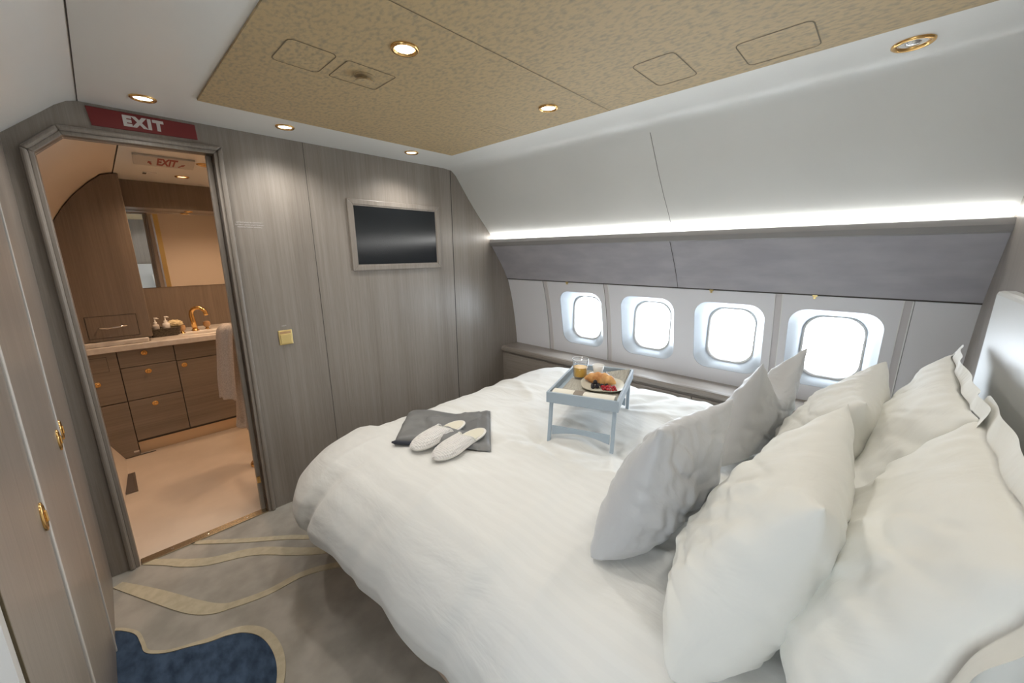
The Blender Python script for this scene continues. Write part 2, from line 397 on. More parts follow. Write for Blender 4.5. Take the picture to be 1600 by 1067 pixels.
# valance
bm = B(); VP = [(2.328, 1.556), (2.38, 1.485), (2.442, 1.398), (2.482, 1.335), (2.516, 1.270)]
sheet(bm, VP, 1, YB, YW); prism(bm, [VP[-1], (2.54, 1.268), (2.56, 1.30), (2.47, 1.42)], 1, YB, YW)
wr = struct('wall_right', bm, M['valance'])
obj('panel_seam', on_cove(.935, .003, VP), M['gap'], wr)
bm = B(); box(bm, 2.517, YB, 1.263, 2.528, YW, 1.270); obj('shadow_gap', bm, M['gap'], wr)
# profile below the valance
WP = [(2.524, 1.266), (2.552, 1.18), (2.578, 1.08), (2.601, .97), (2.620, .86), (2.636, .74), (2.645, .63), (2.65, .40)]
def wx(z):
    for (x0, z0), (x1, z1) in zip(WP, WP[1:]):
        if z <= z0 and z >= z1: return x0+(x1-x0)*(z0-z)/(z0-z1)
    return WP[-1][0]
TOPZ, BOTZ = 1.262, .60
def blank_panel(y0, y1, m, off=0, name='wall_right_panel'):
    bm = B(); zs = [TOPZ-(TOPZ-BOTZ)*k/10 for k in range(11)]
    pts = [(wx(z)-off, z) for z in zs]; sheet(bm, pts, 1, y0, y1)
    sheet(bm, [(pts[0][0], pts[0][1]), (pts[0][0]+.03, pts[0][1])], 1, y0, y1)
    for y in (y0, y1):
        a = [bm.verts.new((x, y, z)) for x, z in pts]; b = [bm.verts.new((x+.02, y, z)) for x, z in pts]
        for i in range(10): bm.faces.new((a[i], a[i+1], b[i+1], b[i]))
    return bm
for y0, y1, m in ((2.055, YW, 'winpanel'), (YB, -.125, 'winpanel')):
    obj('side_panel', blank_panel(y0, y1, m), M[m], wr)
for y0, y1 in ((2.004, 2.050), (1.438, 1.476), (.377, .412), (-.120, -.090)):
    obj('panel_strip', blank_panel(y0, y1, None, -.006), M['strip'], wr)
bm = B()
for y0, y1 in ((2.000, 2.006), (2.049, 2.056), (1.435, 1.440), (1.474, 1.479), (.3745, .379), (.410, .414), (-.123, -.118), (-.092, -.088)):
    sheet(bm, [(wx(z)-.0035, z) for z in (TOPZ, 1.18, 1.08, .97, .86, .74, .63)], 1, y0, y1)
    
obj('piping', bm, M['white'], wr)
CZW = .97
def window_unit(idx, y0, y1, cs):
    """one panel from y0 to y1 with window openings centred at cs"""
    root = bpy.data.objects.new('window_%d' % idx, None); C.objects.link(root); root['kind'] = 'structure'
    bounds = [y0]+[(a+b)/2 for a, b in zip(cs, cs[1:])]+[y1] if len(cs) > 1 else [y0, y1]
    bm = B()
    for k, c in enumerate(cs):
        bmr = B(); bmf = B(); bmg = B()
        a, b = bounds[k], bounds[k+1]
        hole = rrect(.385, .435, .085, 8)
        N = len(hole); rings = []
        for t in (0, .35, .7, 1):
            ring = []
            for (u, v) in hole:
                # matching point on the outer rectangle by ray from centre
                Y0, Y1, Z0, Z1 = a-c, b-c, BOTZ-CZW, TOPZ-CZW
                s = 1e9
                if u > 1e-6: s = min(s, Y1/u)
                if u < -1e-6: s = min(s, Y0/u)
                if v > 1e-6: s = min(s, Z1/v)
                if v < -1e-6: s = min(s, Z0/v)
                ou, ov = u*s, v*s
                yy, zz = u+(ou-u)*t, v+(ov-v)*t
                ring.append(bm.verts.new((wx(CZW+zz), c+yy, CZW+zz)))
            rings.append(ring)
        for A, D in zip(rings, rings[1:]):
            for i in range(N): bm.faces.new((A[i], A[(i+1) % N], D[(i+1) % N], D[i]))
        # exact corners
        for cy in (a, b):
            for cz in (BOTZ, TOPZ):
                near = sorted(rings[-1], key=lambda q: (q.co.y-cy)**2+(q.co.z-cz)**2)[:1]
                near[0].co = (wx(cz), cy, cz)
        # reveal: soft flare outwards to the pane
        XP = 2.690
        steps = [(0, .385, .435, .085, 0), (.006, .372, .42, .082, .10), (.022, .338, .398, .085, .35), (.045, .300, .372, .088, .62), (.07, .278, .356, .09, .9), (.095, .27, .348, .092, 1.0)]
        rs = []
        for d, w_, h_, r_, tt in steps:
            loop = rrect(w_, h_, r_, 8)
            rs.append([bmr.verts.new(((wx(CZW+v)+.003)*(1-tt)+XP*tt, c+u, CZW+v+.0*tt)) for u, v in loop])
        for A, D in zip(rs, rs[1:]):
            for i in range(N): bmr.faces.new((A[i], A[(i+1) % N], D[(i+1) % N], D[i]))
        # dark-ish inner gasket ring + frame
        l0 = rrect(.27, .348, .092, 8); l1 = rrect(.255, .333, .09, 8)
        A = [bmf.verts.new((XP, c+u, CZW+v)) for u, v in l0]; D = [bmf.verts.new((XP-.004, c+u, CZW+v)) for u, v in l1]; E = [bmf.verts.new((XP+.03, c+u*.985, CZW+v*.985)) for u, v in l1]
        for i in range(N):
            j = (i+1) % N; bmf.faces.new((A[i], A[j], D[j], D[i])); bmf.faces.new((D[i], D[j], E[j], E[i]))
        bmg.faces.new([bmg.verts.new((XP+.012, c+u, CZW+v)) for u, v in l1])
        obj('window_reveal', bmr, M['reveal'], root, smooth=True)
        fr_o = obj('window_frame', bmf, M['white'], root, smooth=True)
        obj('window_pane', bmg, M['pane'], fr_o)
    obj('window_panel', bm, M['winpanel'], root, smooth=True)
    if idx != 2 or True:
        bm = B(); yk = cs[0]+(.0 if len(cs) == 1 else .0)
        box(bm, 2.512, yk+.08, 1.258, 2.524, yk+.10, 1.266); box(bm, 2.512, yk+.085, 1.247, 2.520, yk+.095, 1.26)
        obj('shade_latch', bm, M['gold_sat'], root)
    return root
window_unit(1, 1.478, 2.001, [1.705]); window_unit(2, .413, 1.436, [.645, 1.160]); window_unit(3, -.089, .375, [.148])
# cabin skin outside the reveals, so that light only enters through the windows
def skin():
    bm = B(); X = 2.715
    ys = [-1.2]; 
    for c in (.148, .645, 1.160, 1.705): ys += [c-.136, c+.136]
    ys.append(5.2)
    for i in range(0, len(ys), 2): box(bm, X, ys[i], -.1, X+.02, ys[i+1], 2.35)
    for c in (.148, .645, 1.160, 1.705):
        box(bm, X, c-.136, -.1, X+.02, c+.136, CZW-.172); box(bm, X, c-.136, CZW+.172, X+.02, c+.136, 2.35)
    box(bm, -.95, -1.2, 2.30, 2.74, 5.2, 2.34)                # crown
    box(bm, -.95, -1.2, -.1, 2.74, 5.2, -.055)                # belly
    box(bm, -.95, -1.2, -.1, -.91, -.45, 2.34); box(bm, -.95, .75, -.1, -.91, 5.2, 2.34); box(bm, -.95, -.45, -.1, -.91, .75, .5); box(bm, -.95, -.45, 1.5, -.91, .75, 2.34); box(bm, -.95, .75, -.1, -.62, .78, 2.34); box(bm, -.95, -.48, -.1, -.62, -.45, 2.34); box(bm, -.95, -1.24, -.1, 2.74, -1.2, 2.34); box(bm, -.95, 5.2, -.1, 2.74, 5.24, 2.34)
    return struct('wall_outer', bm, M['gap'])
skin()
# thin portals on the window openings would only guide sampling
for c in (.148, .645, 1.160, 1.705):
    ld = bpy.data.lights.new('window_daylight', 'AREA'); ld.shape = 'RECTANGLE'; ld.size = .27; ld.size_y = .34
    try: ld.cycles.is_portal = True
    except Exception: pass
    lo = bpy.data.objects.new('window_daylight', ld); C.objects.link(lo); lo.location = (2.74, c, CZW); lo.rotation_euler = (0, PI/2, 0)

for k, c in enumerate(FILL_WINS):  # added windows out of view, letting cool daylight onto the near bed side
    root = bpy.data.objects.new('window_%d' % (4+k), None); C.objects.link(root); root['kind'] = 'structure'
    bm = B(); a_ = [(u, v) for u, v in rrect(.30, .38, .09, 8)]; b2_ = [(u, v) for u, v in rrect(.26, .34, .09, 8)]
    A = [bm.verts.new((-.617, c+u, .97+v)) for u, v in a_]; D = [bm.verts.new((-.615, c+u, .97+v)) for u, v in b2_]; E_ = [bm.verts.new((-.65, c+u, .97+v)) for u, v in b2_]
    for i in range(len(A)): j = (i+1) % len(A); bm.faces.new((A[i], A[j], D[j], D[i])); bm.faces.new((D[i], D[j], E_[j], E_[i]))
    fo = obj('window_frame', bm, M['white'], root)
    bm = B(); bm.faces.new([bm.verts.new((-.645, c+u, .97+v)) for u, v in b2_]); obj('window_pane', bm, M['pane'], fo)
    ld = bpy.data.lights.new('window_daylight', 'AREA'); ld.shape = 'RECTANGLE'; ld.size = .27; ld.size_y = .35; ld.cycles.is_portal = True
    lo = bpy.data.objects.new('window_daylight', ld); C.objects.link(lo); lo.location = (-.665, c, .97); lo.rotation_euler = (0, -PI/2, 0)

# cove LED strip
led = tag(obj('led_strip', prism(B(), [(2.314, 1.633), (2.310, 1.629), (2.322, 1.611), (2.330, 1.608), (2.334, 1.616)], 1, YB+.01, YW-.01), M['led']), 'long glowing white light strip along the grey ledge above the windows', 'light strip')

# ------------------------------------------------------------------ console under the windows
co = thing('console_cabinet', 'low grey veneer console running under the windows beside the bed', 'cabinet', (2.54, 1.0, 0))
def world_child(o, parent):  # keep world placement
    o.parent = parent; o.matrix_parent_inverse = Matrix.Translation(parent.location).inverted(); return o
world_child(obj('body', mkbox(2.452, YB, 0, 2.66, YW, .612), M['wood_y']), co)
bm = B(); prism(bm, [(2.428, .640), (2.434, .655), (2.446, .660), (2.665, .660), (2.665, .612), (2.436, .612), (2.428, .622)], 1, YB, YW); world_child(obj('top', bm, M['wood_y']), co)
edges = [2.40, 1.76, .892, .762, .30, YB+.02]
for a, b in zip(edges, edges[1:]):
    d = world_child(obj('door', mkbox(2.438, b+.002, .30, 2.453, a-.002, .598), M['wood_y'], bev=.001), co)
    if a > 2.3:
        bm = B(); lathe(bm, [(.0, -.024), (.008, -.024), (.011, -.018), (.009, -.012), (.005, -.008), (.005, 0)], 2.438, b+.066, .563, 16, 'x'); k = obj('knob', bm, M['gold_sat'], None, smooth=True); k.parent = d; k.matrix_parent_inverse = d.matrix_parent_inverse.copy()
        k.matrix_parent_inverse = Matrix.Identity(4)

# ------------------------------------------------------------------ closets on the left
cl = thing('closet', 'tall grey veneer built-in closet wall with gold latches at the left', 'closet', (-.19, 1.2, 0))
SL = .033/1.92
def fx(z): return -.202+SL*z
def facade(y0, y1, t=.0, z0=.0, z1=1.93, depth=.02):
    bm = B(); prism(bm, [(fx(z0)+t, z0), (fx(z1)+t, z1), (fx(z1)-depth, z1), (fx(z0)-depth, z0)], 1, y0, y1); return bm
world_child(obj('body', facade(.889, YW-.002, -.012, depth=.3), M['wood']), cl)
def oval_latch(y, z, parent):
    bm = B(); 
    rings = []
    for sx, sz, d in ((.020, .036, .0), (.020, .036, .004), (.0135, .0285, .006), (.012, .026, .002), (.0, .0, .001)):
        rings.append([bm.verts.new((fx(z)+d, y+sx*math.cos(2*PI*i/24), z+sz*math.sin(2*PI*i/24))) for i in range(24)])
    for A, D in zip(rings, rings[1:]):
        for i in range(24): bm.faces.new((A[i], A[(i+1) % 24], D[(i+1) % 24], D[i]))
    o = obj('latch', bm, M['gold'], parent, smooth=True); o.matrix_parent_inverse = Matrix.Translation(-cl.location) if False else Matrix.Identity(4)
    bm = B(); box(bm, fx(z)+.002, y-.004, z-.014, fx(z)+.009, y+.004, z+.014); s = obj('latch_lever', bm, M['gold'], parent, bev=.002); return o
for y0, y1, ly in ((1.945, 2.425, 1.99), (1.375, 1.925, 1.88), (.90, 1.35, 1.325)):
    d = world_child(obj('door', facade(y0, y1), M['wood'], bev=.002), cl)
    oval_latch(ly, .905, d)
for y0, y1 in ((1.929, 1.941), (1.353, 1.372)):
    world_child(obj('edge_strip', facade(y0, y1, .004), M['edge'], bev=.002), cl)
world_child(obj('edge_strip', facade(.892, .8945, .001), M['groove']), cl)
world_child(obj('end_panel', facade(.865, .889, -.002, depth=.3), M['edge']), cl)

# ------------------------------------------------------------------ wall fittings
t = thing('television', 'flat black screen television set in a grey veneer frame on the wall', 'television', (1.45, YW, 1.39))
bm = B()
def rect_ring(bm, x0, z0, x1, z1, w_, y0, y1):
    for q in (((x0, z0), (x1, z0), (x1-w_, z0+w_), (x0+w_, z0+w_)), ((x1, z0), (x1, z1), (x1-w_, z1-w_), (x1-w_, z0+w_)), ((x1, z1), (x0, z1), (x0+w_, z1-w_), (x1-w_, z1-w_)), ((x0, z1), (x0, z0), (x0+w_, z0+w_), (x0+w_, z1-w_))):
        prism(bm, list(q), 1, y0, y1)
rect_ring(bm, 1.110, 1.388, 1.796, 1.826, .031, YW-.012, YW-.0002)
world_child(obj('frame', bm, M['wood_x'] if False else M['wood'], bev=.003), t)
bm = B(); rect_ring(bm, 1.1405, 1.4185, 1.7655, 1.7955, .008, YW-.008, YW-.0002); world_child(obj('bezel', bm, M['wood'], bev=.001), t)
world_child(obj('screen', mkbox(1.1480, YW-.005, 1.4260, 1.7580, YW-.0002, 1.7880), M['screen']), t)
t = thing('wall_switch', 'small square brushed gold switch plate on the veneer wall', 'switch', (.676, YW, .985))
world_child(obj('plate', mkbox(.640, YW-.006, .985, .712, YW, 1.070), M['gold_sat'], bev=.003), t)
world_child(obj('rocker', mkbox(.648, YW-.009, .992, .704, YW-.006, 1.046), M['gold_sat'], bev=.002), t)
world_child(obj('slot', mkbox(.648, YW-.0065, 1.050, .704, YW-.0058, 1.062), M['oak']), t)
text_obj('caption', 'LIGHT', .009, M['letters'], t, FWD(.676-.676, -.0008, 1.094-.985), .0002)
# placard text
pl = thing('placard', 'small white three line lettering on the veneer wall right of the doorway', 'placard', (.583, YW-.001, 1.645))
for i, s in enumerate(('NO SMOKING IN LAVATORY', 'DO NOT LEAVE UNATTENDED', 'DURING TAXI & LANDING')):
    text_obj('text_line', s, .0092, M['letters'], pl, FWD(0, 0, .011-.011*i), .0002)
# exit sign over the door
ex = thing('exit_sign', 'long red EXIT sign with pale letters above the doorway', 'sign', (.246, YW, 2.02))
bm = B(); prism(bm, [(.078, 2.016), (.424, 2.024), (.421, 2.088), (.070, 2.088)], 1, YW-.006, YW); world_child(obj('panel', bm, M['red'], bev=.002), ex)
text_obj('lettering', 'EXIT', .054, M['letters'], ex, FWD(-.006, -.0068, .033), .0006, space=1.24, bold=.0034)

# downlights
def downlight(x, y, z, label, on=True, R=.042, warm=False, tilt=None, power=None, name='ceiling_light', group=None):
    t = thing(name, label, 'ceiling light', (x, y, z), 0, group)
    bm = B(); lathe(bm, [(R, 0), (R, -.004), (R*.92, -.007), (R*.78, -.006), (R*.72, .0), (R*.66, .014)], n=32); obj('trim_ring', bm, M['gold'], t, smooth=True)
    if on:
        bm = B(); lathe(bm, [(R*.70, -.001), (R*.4, .0), (.0005, .0)], n=32, close=False); obj('lens', bm, M['lens_warm'] if warm else M['lens'], t)
        ld = bpy.data.lights.new('downlight', 'SPOT'); ld.spot_size = math.radians(150); ld.spot_blend = .9; ld.energy = power if power else DOWN_W; ld.shadow_soft_size = .04
        ld.color = (1, .66, .41) if warm else (1, .965, .91)
        lo = bpy.data.objects.new('downlight', ld); C.objects.link(lo); lo.parent = t; lo.location = (0, 0, -.055)
    else:
        bm = B(); lathe(bm, [(R*.68, -.001), (R*.5, .010), (R*.3, .004), (.0005, .006)], n=32); obj('lamp_bowl', bm, M['gold'], t, smooth=True)
        bm = B(); lathe(bm, [(R*.38, -.0), (R*.3, -.006), (.0005, -.007)], n=20); obj('lamp_lens', bm, M['chrome'], t, smooth=True)
    return t
downlight(.232, 2.226, HZ, 'lit gold rimmed downlight in the white ceiling next to the EXIT sign')
downlight(.740, 2.223, HZ, 'lit gold rimmed downlight in the white border between EXIT sign and television')
downlight(1.444, 2.217, HZ, 'lit gold rimmed downlight in the white ceiling above the television')
downlight(.743, 1.143, HZ-.008, 'lit gold rimmed downlight in the gold panel close to the round detector', power=MID_W)
downlight(1.431, 1.138, HZ-.008, 'lit gold rimmed downlight in the gold panel near the window side edge', power=MID_W)
downlight(.232, 1.13, HZ, 'added unseen gold rimmed downlight in the white ceiling above the closets, halfway along', power=SIDE_FILL_W)  # this and the next: added out of view to brighten closets and pillow ends
downlight(.215, .06, HZ, 'added unseen gold rimmed downlight in the white ceiling above the closets, headboard end', power=SIDE_FILL_W)
downlight(.743, -.02, HZ-.008, 'added unseen gold rimmed downlight in the gold panel above the headboard end, left one', power=HEAD_FILL_W)  # headboard-end pair added out of frame as fill from the camera side
downlight(1.431, -.06, HZ-.008, 'added unseen gold rimmed downlight in the gold panel above the headboard end, right one', power=HEAD_FILL_W)
downlight(1.81, .037, HZ, 'unlit gold reading light in the white ceiling near the headboard wall', on=False, R=.05)
t = thing('smoke_detector', 'small round gold detector cap on the gold ceiling panel', 'detector', (.744, 1.405, HZ-.008))
bm = B(); lathe(bm, [(.012, 0), (.012, -.014), (.030, -.016), (.031, -.020), (.0005, -.022)], n=28); obj('cap', bm, M['goldfab'], t, smooth=False)
bm = B(); lathe(bm, [(.034, 0), (.034, -.003), (.013, -.0035)], n=28); obj('collar', bm, M['goldfab'], t)

# headboard
hb = thing('headboard', 'white upholstered headboard panel fixed to the wall behind the pillows', 'headboard', (1.2, YB, .3))
world_child(obj('panel', mkbox(.35, YB, .25, 1.965, -.272, 1.362), M['hb'], bev=.012), hb)

# ------------------------------------------------------------------ bed
bd = thing('bed', 'double bed with a beige fabric base under the white duvet', 'bed', (1.5, .7, 0))
bm = B(); box(bm, .598, YB+.055, .0, 2.34, 1.70, .34)
world_child(obj('base', bm, M['base'], bev=.02), bd)
bm = B(); box(bm, .64, YB+.06, .34, 2.32, 1.69, .585)
world_child(obj('mattress', bm, M['sheet'], bev=.05), bd)

def G(x, y, cx, cy, s, a, sy=None):
    sy = sy or s; return a*math.exp(-((x-cx)/s)**2-((y-cy)/sy)**2)
def top_h(x, y):
    h = .648+.016*max(0, min(1, (y-1.0)/.5))
    h += .014*noise.noise(Vector((x*2.2, y*2.2, 3.1))) + .006*noise.noise(Vector((x*6, y*5, 9)))
    h += G(x, y, 1.56, .98, .20, .040, .16)                    # mound under the tray
    h += G(x, y, 1.27, 1.05, .08, -.018) + G(x, y, 1.38, .74, .09, -.020)
    h += G(x, y, 2.15, .85, .18, .022, .28) + G(x, y, 2.1, 1.45, .3, .012)
    h += G(x, y, 1.0, .9, .3, .016) - .018*math.exp(-((y-.25)/.25)**2)
    rn = 1-2*abs(noise.noise(Vector((x*1.7+.6*y, y*1.5-.5*x, 4.4)))); h += .014*rn**8
    rn = 1-2*abs(noise.noise(Vector((x*3.3+1.9*y, y*1.3-.5*x, 8.4)))); h += .009*rn**8
    for (cx, cy) in ((1.28, 1.04), (1.38, .72)):
        ang = math.atan2(y-cy, x-cx); dd = math.hypot(x-cx, y-cy); h += .006*math.sin(ang*9+1.5*math.sin(ang*2+cx))*math.exp(-((dd-.12)/.13)**2)
    rn = 1-2*abs(noise.noise(Vector((x*5+2.2*y, y*2.2-1.5*x, 12.4)))); h += .005*rn**8
    # diagonal soft creases
    for (ax, ay, bx, by, wd, am) in ((1.28, 1.04, .85, 1.30, .035, -.007), (1.28, 1.04, 1.05, .62, .03, -.008), (1.28, 1.04, 1.2, 1.5, .03, -.006), (1.38, .74, 1.0, .45, .03, .007), (1.9, .95, 2.3, .7, .03, -.010), (1.88, 1.0, 2.3, 1.05, .035, -.010), (1.88, .9, 2.2, .45, .035, -.009), (.95, 1.4, .75, .9, .03, .005), (1.0, .55, .75, .35, .025, -.005), (1.1, .75, .8, .6, .03, -.005)):
        vx, vy = bx-ax, by-ay; L2 = vx*vx+vy*vy; tt = max(0, min(1, ((x-ax)*vx+(y-ay)*vy)/L2)); dd = math.hypot(x-ax-vx*tt, y-ay-vy*tt)
        h += 1.5*am*math.exp(-(dd/(wd*.8))**2)*(1-.6*tt)
    return h
IX0, IX1, IY0, IY1 = .83, 2.16, -.24, 1.61
PROF = [(0, 0), (.08, .008), (.16, .034), (.23, .080), (.29, .145), (.335, .22), (.355, .30), (.345, .37), (.315, .43), (.275, .475)]
PL = [0]
for (a, b), (c, d) in zip(PROF, PROF[1:]): PL.append(PL[-1]+math.hypot(c-a, d-b))
def prof(s):
    for i in range(len(PL)-1):
        if s <= PL[i+1]:
            t = (s-PL[i])/(PL[i+1]-PL[i]); return PROF[i][0]+(PROF[i+1][0]-PROF[i][0])*t, PROF[i][1]+(PROF[i+1][1]-PROF[i][1])*t
    return PROF[-1]
def duvet():
    bm = B(); Lm = PL[-1]; uvl = bm.loops.layers.uv.new('UVMap')
    st = .018
    nx = int((IX1-IX0+Lm+.30)/st); ny = int((IY1-IY0+Lm)/st)
    grid = []; uvs = {}
    for j in range(ny+1):
        row = []
        for i in range(nx+1):
            x = IX0-Lm+i*st; y = IY0+j*st
            cx = min(max(x, IX0), IX1); cy = min(y, IY1)
            dx, dy = x-cx, y-cy; d = math.hypot(dx, dy)
            # squash the corners: use a superelliptic distance so that the cone does not stretch
            if dx and dy:
                m_ = max(abs(dx), abs(dy)); d2 = min(d, Lm) if d < Lm*1.0 else Lm
                d = m_*(1+.12*math.sin(2*math.atan2(abs(dy), abs(dx))))
                d = min(d, Lm)
            nrm = Vector((dx, dy)).normalized() if d > 1e-6 else Vector((0, 0))
            r, drop = prof(min(d, Lm))
            if dx < 0:
                kf = max(0, min(1, (y-.9)/.6)); r *= 1+.20*kf*min(1, d/.25); drop *= 1-.20*kf
            if x > IX1: r *= .74; drop *= .8
            if y > IY1 and x > IX0 and x < IX1: r *= 1.0
            f = (d/Lm)
            # folds round the sides
            per = (y*1.0 if dx < 0 and dy == 0 else (IY1+math.atan2(dy, -dx)*.35 if dx < 0 else IY1+.55+x))
            fold = (.016*math.sin(per*17+1.2*math.sin(per*5))+.010*noise.noise(Vector((per*9, f*2, 1.7)))*2)*f*f
            r += fold
            # corner fall deeper
            if dx < 0 and dy > 0: drop += .02*math.sin(2*math.atan2(dy, -dx)); r += .02
            # left side hem climbs a little towards the head
            hem = 0
            h = top_h(cx if d > 0 else x, cy if d > 0 else y)
            z = h-drop
            px, py = cx+nrm.x*r, cy+nrm.y*r
            z += .012*noise.noise(Vector((px*4, py*4, 5)))*f + .004*noise.noise(Vector((px*14, py*9, z*9)))
            if dx < 0:
                for (ya, yb, am) in ((1.46, 1.62, -.030), (1.10, 1.28, -.012), (.62, .80, -.014), (.30, .42, .010)):
                    yc = ya+(yb-ya)*f; cv = am*math.exp(-((y-yc)/.035)**2)*min(1, f*1.6)
                    px -= nrm.x*-cv if False else 0; px += -nrm.x*-cv; z += cv*.35
            if x < IX0: z = max(z, .13)
            v = bm.verts.new((px, py, z)); row.append(v); uvs[v] = (x*1.0, y)
        grid.append(row)
    for j in range(ny):
        for i in range(nx):
            f = bm.faces.new((grid[j][i], grid[j][i+1], grid[j+1][i+1], grid[j+1][i]))
            for l in f.loops: l[uvl].uv = uvs[l.vert]
    o = obj('duvet', bm, M['duvet'], smooth=True)
    s = o.modifiers.new('thick', 'SOLIDIFY'); s.thickness = .012; s.offset = -1
    o.modifiers.new('sub', 'SUBSURF').levels = 1; o.modifiers['sub'].render_levels = 1
    return o
tag(duvet(), 'white satin striped duvet draped over the whole bed', 'duvet')

# ------------------------------------------------------------------ pillows
def pillow(name, label, cat, W, H, T, loc, lean, rz, m, roll=0, flange=0, chop=0, horn=.0, seed=0, crease=0, group=None, belly=.12, taper=0, folds=1, pin=.06, cw=.42):
    """W along local x, H along local z (up), T along local y; origin at the middle of the bottom edge"""
    bm = B(); N = 60; g = {}
    def prof2(u, v):
        a = max(0, 1-abs(u)**2.4); b = max(0, 1-abs(v)**2.4)
        t = (a*b)**.43*(1-belly*v)
        return t
    for side in (1, -1):
        for j in range(N+1):
            for i in range(N+1):
                u = -math.cos(PI*i/N) if False else -1+2*i/N; v = -1+2*j/N
                u = math.copysign(abs(u)**.85, u); v = math.copysign(abs(v)**.85, v)
                edge = (i in (0, N)) or (j in (0, N))
                if side == -1 and edge: g[(side, i, j)] = g[(1, i, j)]; continue
                x = W/2*u*(1-pin*(1-v*v)**1.0); z = H/2+H/2*v*(1-pin*(1-u*u))
                if taper and u < 0: x += taper*(1+v)/2*(-u)
                # karate chop in the top edge
                if chop and v > 0: z -= chop*(v**2)*math.exp(-(u/cw)**2)
                if horn and v > 0: z += horn*(abs(u)**4)*(v**4)
                t = prof2(u, v)*T/2
                if crease and v > .1:
                    # flattened triangular facet on the back near the top
                    k = max(0, (v-.15)+.5*(u+1)*.35); t *= (1-crease*min(1, k))
                nv = Vector((u*2.1+seed, v*1.9, side*3+seed))
                t += (.016*noise.noise(nv)+.008*noise.noise(nv*2.7))*prof2(u, v)
                # gathers running in from the seams
                P3 = Vector((u*2.3+seed*3, v*1.1+seed, side*2.0)); ws = 1-2*abs(noise.noise(P3+Vector((v*1.5, u*.8, 0)))); fo = ws**5*.007
                ws = 1-2*abs(noise.noise(Vector((u*1.3+seed, v*4.2+u*1.5, side*5+seed)))); fo += ws**6*.006*(.35+.65*abs(u))
                ws = 1-2*abs(noise.noise(Vector((u*2.0+seed+9, v*9.0+u*2.5, side*7+seed)))); fo += ws**4*.0035*(.3+abs(u)**2)
                t += (fo-.006)*prof2(u, v)*folds
                wr_ = math.sin((v*19+3*noise.noise(Vector((u*2, v*2, seed)))) ) * math.exp(-((1-abs(u))/.22)) * .0035
                wr2 = math.sin((u*23+4*noise.noise(Vector((u*2, v*3, seed+5)))) ) * math.exp(-((1-abs(v))/.18)) * .003
                rid = abs(noise.noise(Vector((u*1.6+v*2.3+seed, u*.5-v*1.2, seed+2.0))))
                t += (wr_+wr2)*(0 if edge else 1) - .014*max(0, .16-rid)/.16*prof2(u, v)*.6
                g[(side, i, j)] = bm.verts.new((x, side*t if not edge else 0.003*math.sin(i*.4+j*.35+seed), z))
    for side in (1, -1):
        for j in range(N):
            for i in range(N):
                q = [g[(side, i, j)], g[(side, i+1, j)], g[(side, i+1, j+1)], g[(side, i, j+1)]]
                try: bm.faces.new(q if side == -1 else q[::-1])
                except ValueError: pass
    if flange:
        per = [(i, 0) for i in range(N)]+[(N, j) for j in range(N)]+[(i, N) for i in range(N, 0, -1)]+[(0, j) for j in range(N, 0, -1)]
        inn = [g[(1, i, j)] for i, j in per]; prevring = inn
        for st_ in (1, 2, 3):
            ring = []
            for k, (i, j) in enumerate(per):
                c = inn[k].co; u = -1+2*i/N; v = -1+2*j/N
                dx = math.copysign(1, u)*abs(u)**22; dz = math.copysign(1, v)*abs(v)**22
                wv = (.005*math.sin(k*.17+seed)+.0015*math.sin(k*.45))*st_/3
                ring.append(bm.verts.new((c.x+dx*flange*st_/3, c.y+wv, c.z+dz*flange*st_/3)))
            n = len(per)
            for k in range(n): bm.faces.new((prevring[k], prevring[(k+1) % n], ring[(k+1) % n], ring[k]))
            prevring = ring
    o = obj(name, bm, m, smooth=True, sub=1)
    o.location = loc; o.rotation_mode = 'XYZ'
    o.rotation_euler = (lean, roll, rz)     # lean>0 tips the top towards -y
    tag(o, label, cat, group); return o
R_ = math.radians
pillow('cushion', 'silver grey satin cushion standing nearest the slippers, front left of the white pillows', 'cushion', .46, .43, .20, (1.04, .43, .65), R_(16), R_(-12), M['cushion'], crease=.35, horn=.0, seed=1.3, belly=.22, chop=.0, pin=.03, taper=.10, folds=.5)
pillow('cushion', 'silver grey satin cushion with a dented top standing on the window side', 'cushion', .44, .44, .18, (1.755, .345, .65), R_(15), R_(-12), M['cushion'], chop=.12, horn=.04, seed=4.1, cw=.55, belly=.2, taper=.05, folds=.5)
pillow('pillow', 'plump white pillow in the middle row, nearest the camera', 'pillow', .60, .47, .26, (.970, .195, .645), R_(22), R_(0), M['pillow'], roll=R_(-5), seed=7.7, belly=.3, horn=.02, taper=.12)
pillow('pillow', 'white pillow in the middle row on the window side, behind the dented cushion', 'pillow', .60, .46, .25, (1.70, .14, .64), R_(22), R_(-4), M['pillow'], seed=2.2, belly=.25, horn=.02)
pillow('pillow', 'white flanged pillow leaning on the headboard at the window side', 'pillow', .74, .53, .20, (1.57, -.035, .645), R_(18), R_(-2), M['pillow'], flange=.035, seed=9.4, belly=.2)
pillow('pillow', 'largest white flanged pillow in the right foreground leaning on the headboard', 'pillow', .56, .54, .27, (.935, -.055, .625), R_(15), R_(0), M['pillow'], flange=.045, seed=5.9, belly=.3)

# ------------------------------------------------------------------ breakfast tray
TA = math.atan2(-.3, .107)          # local +x along the short near side (FL -> FR)
tr = thing('tray_table', 'pale blue grey folding bed tray on legs standing on the duvet', 'tray', (1.585, .957, .66), TA+PI/2)
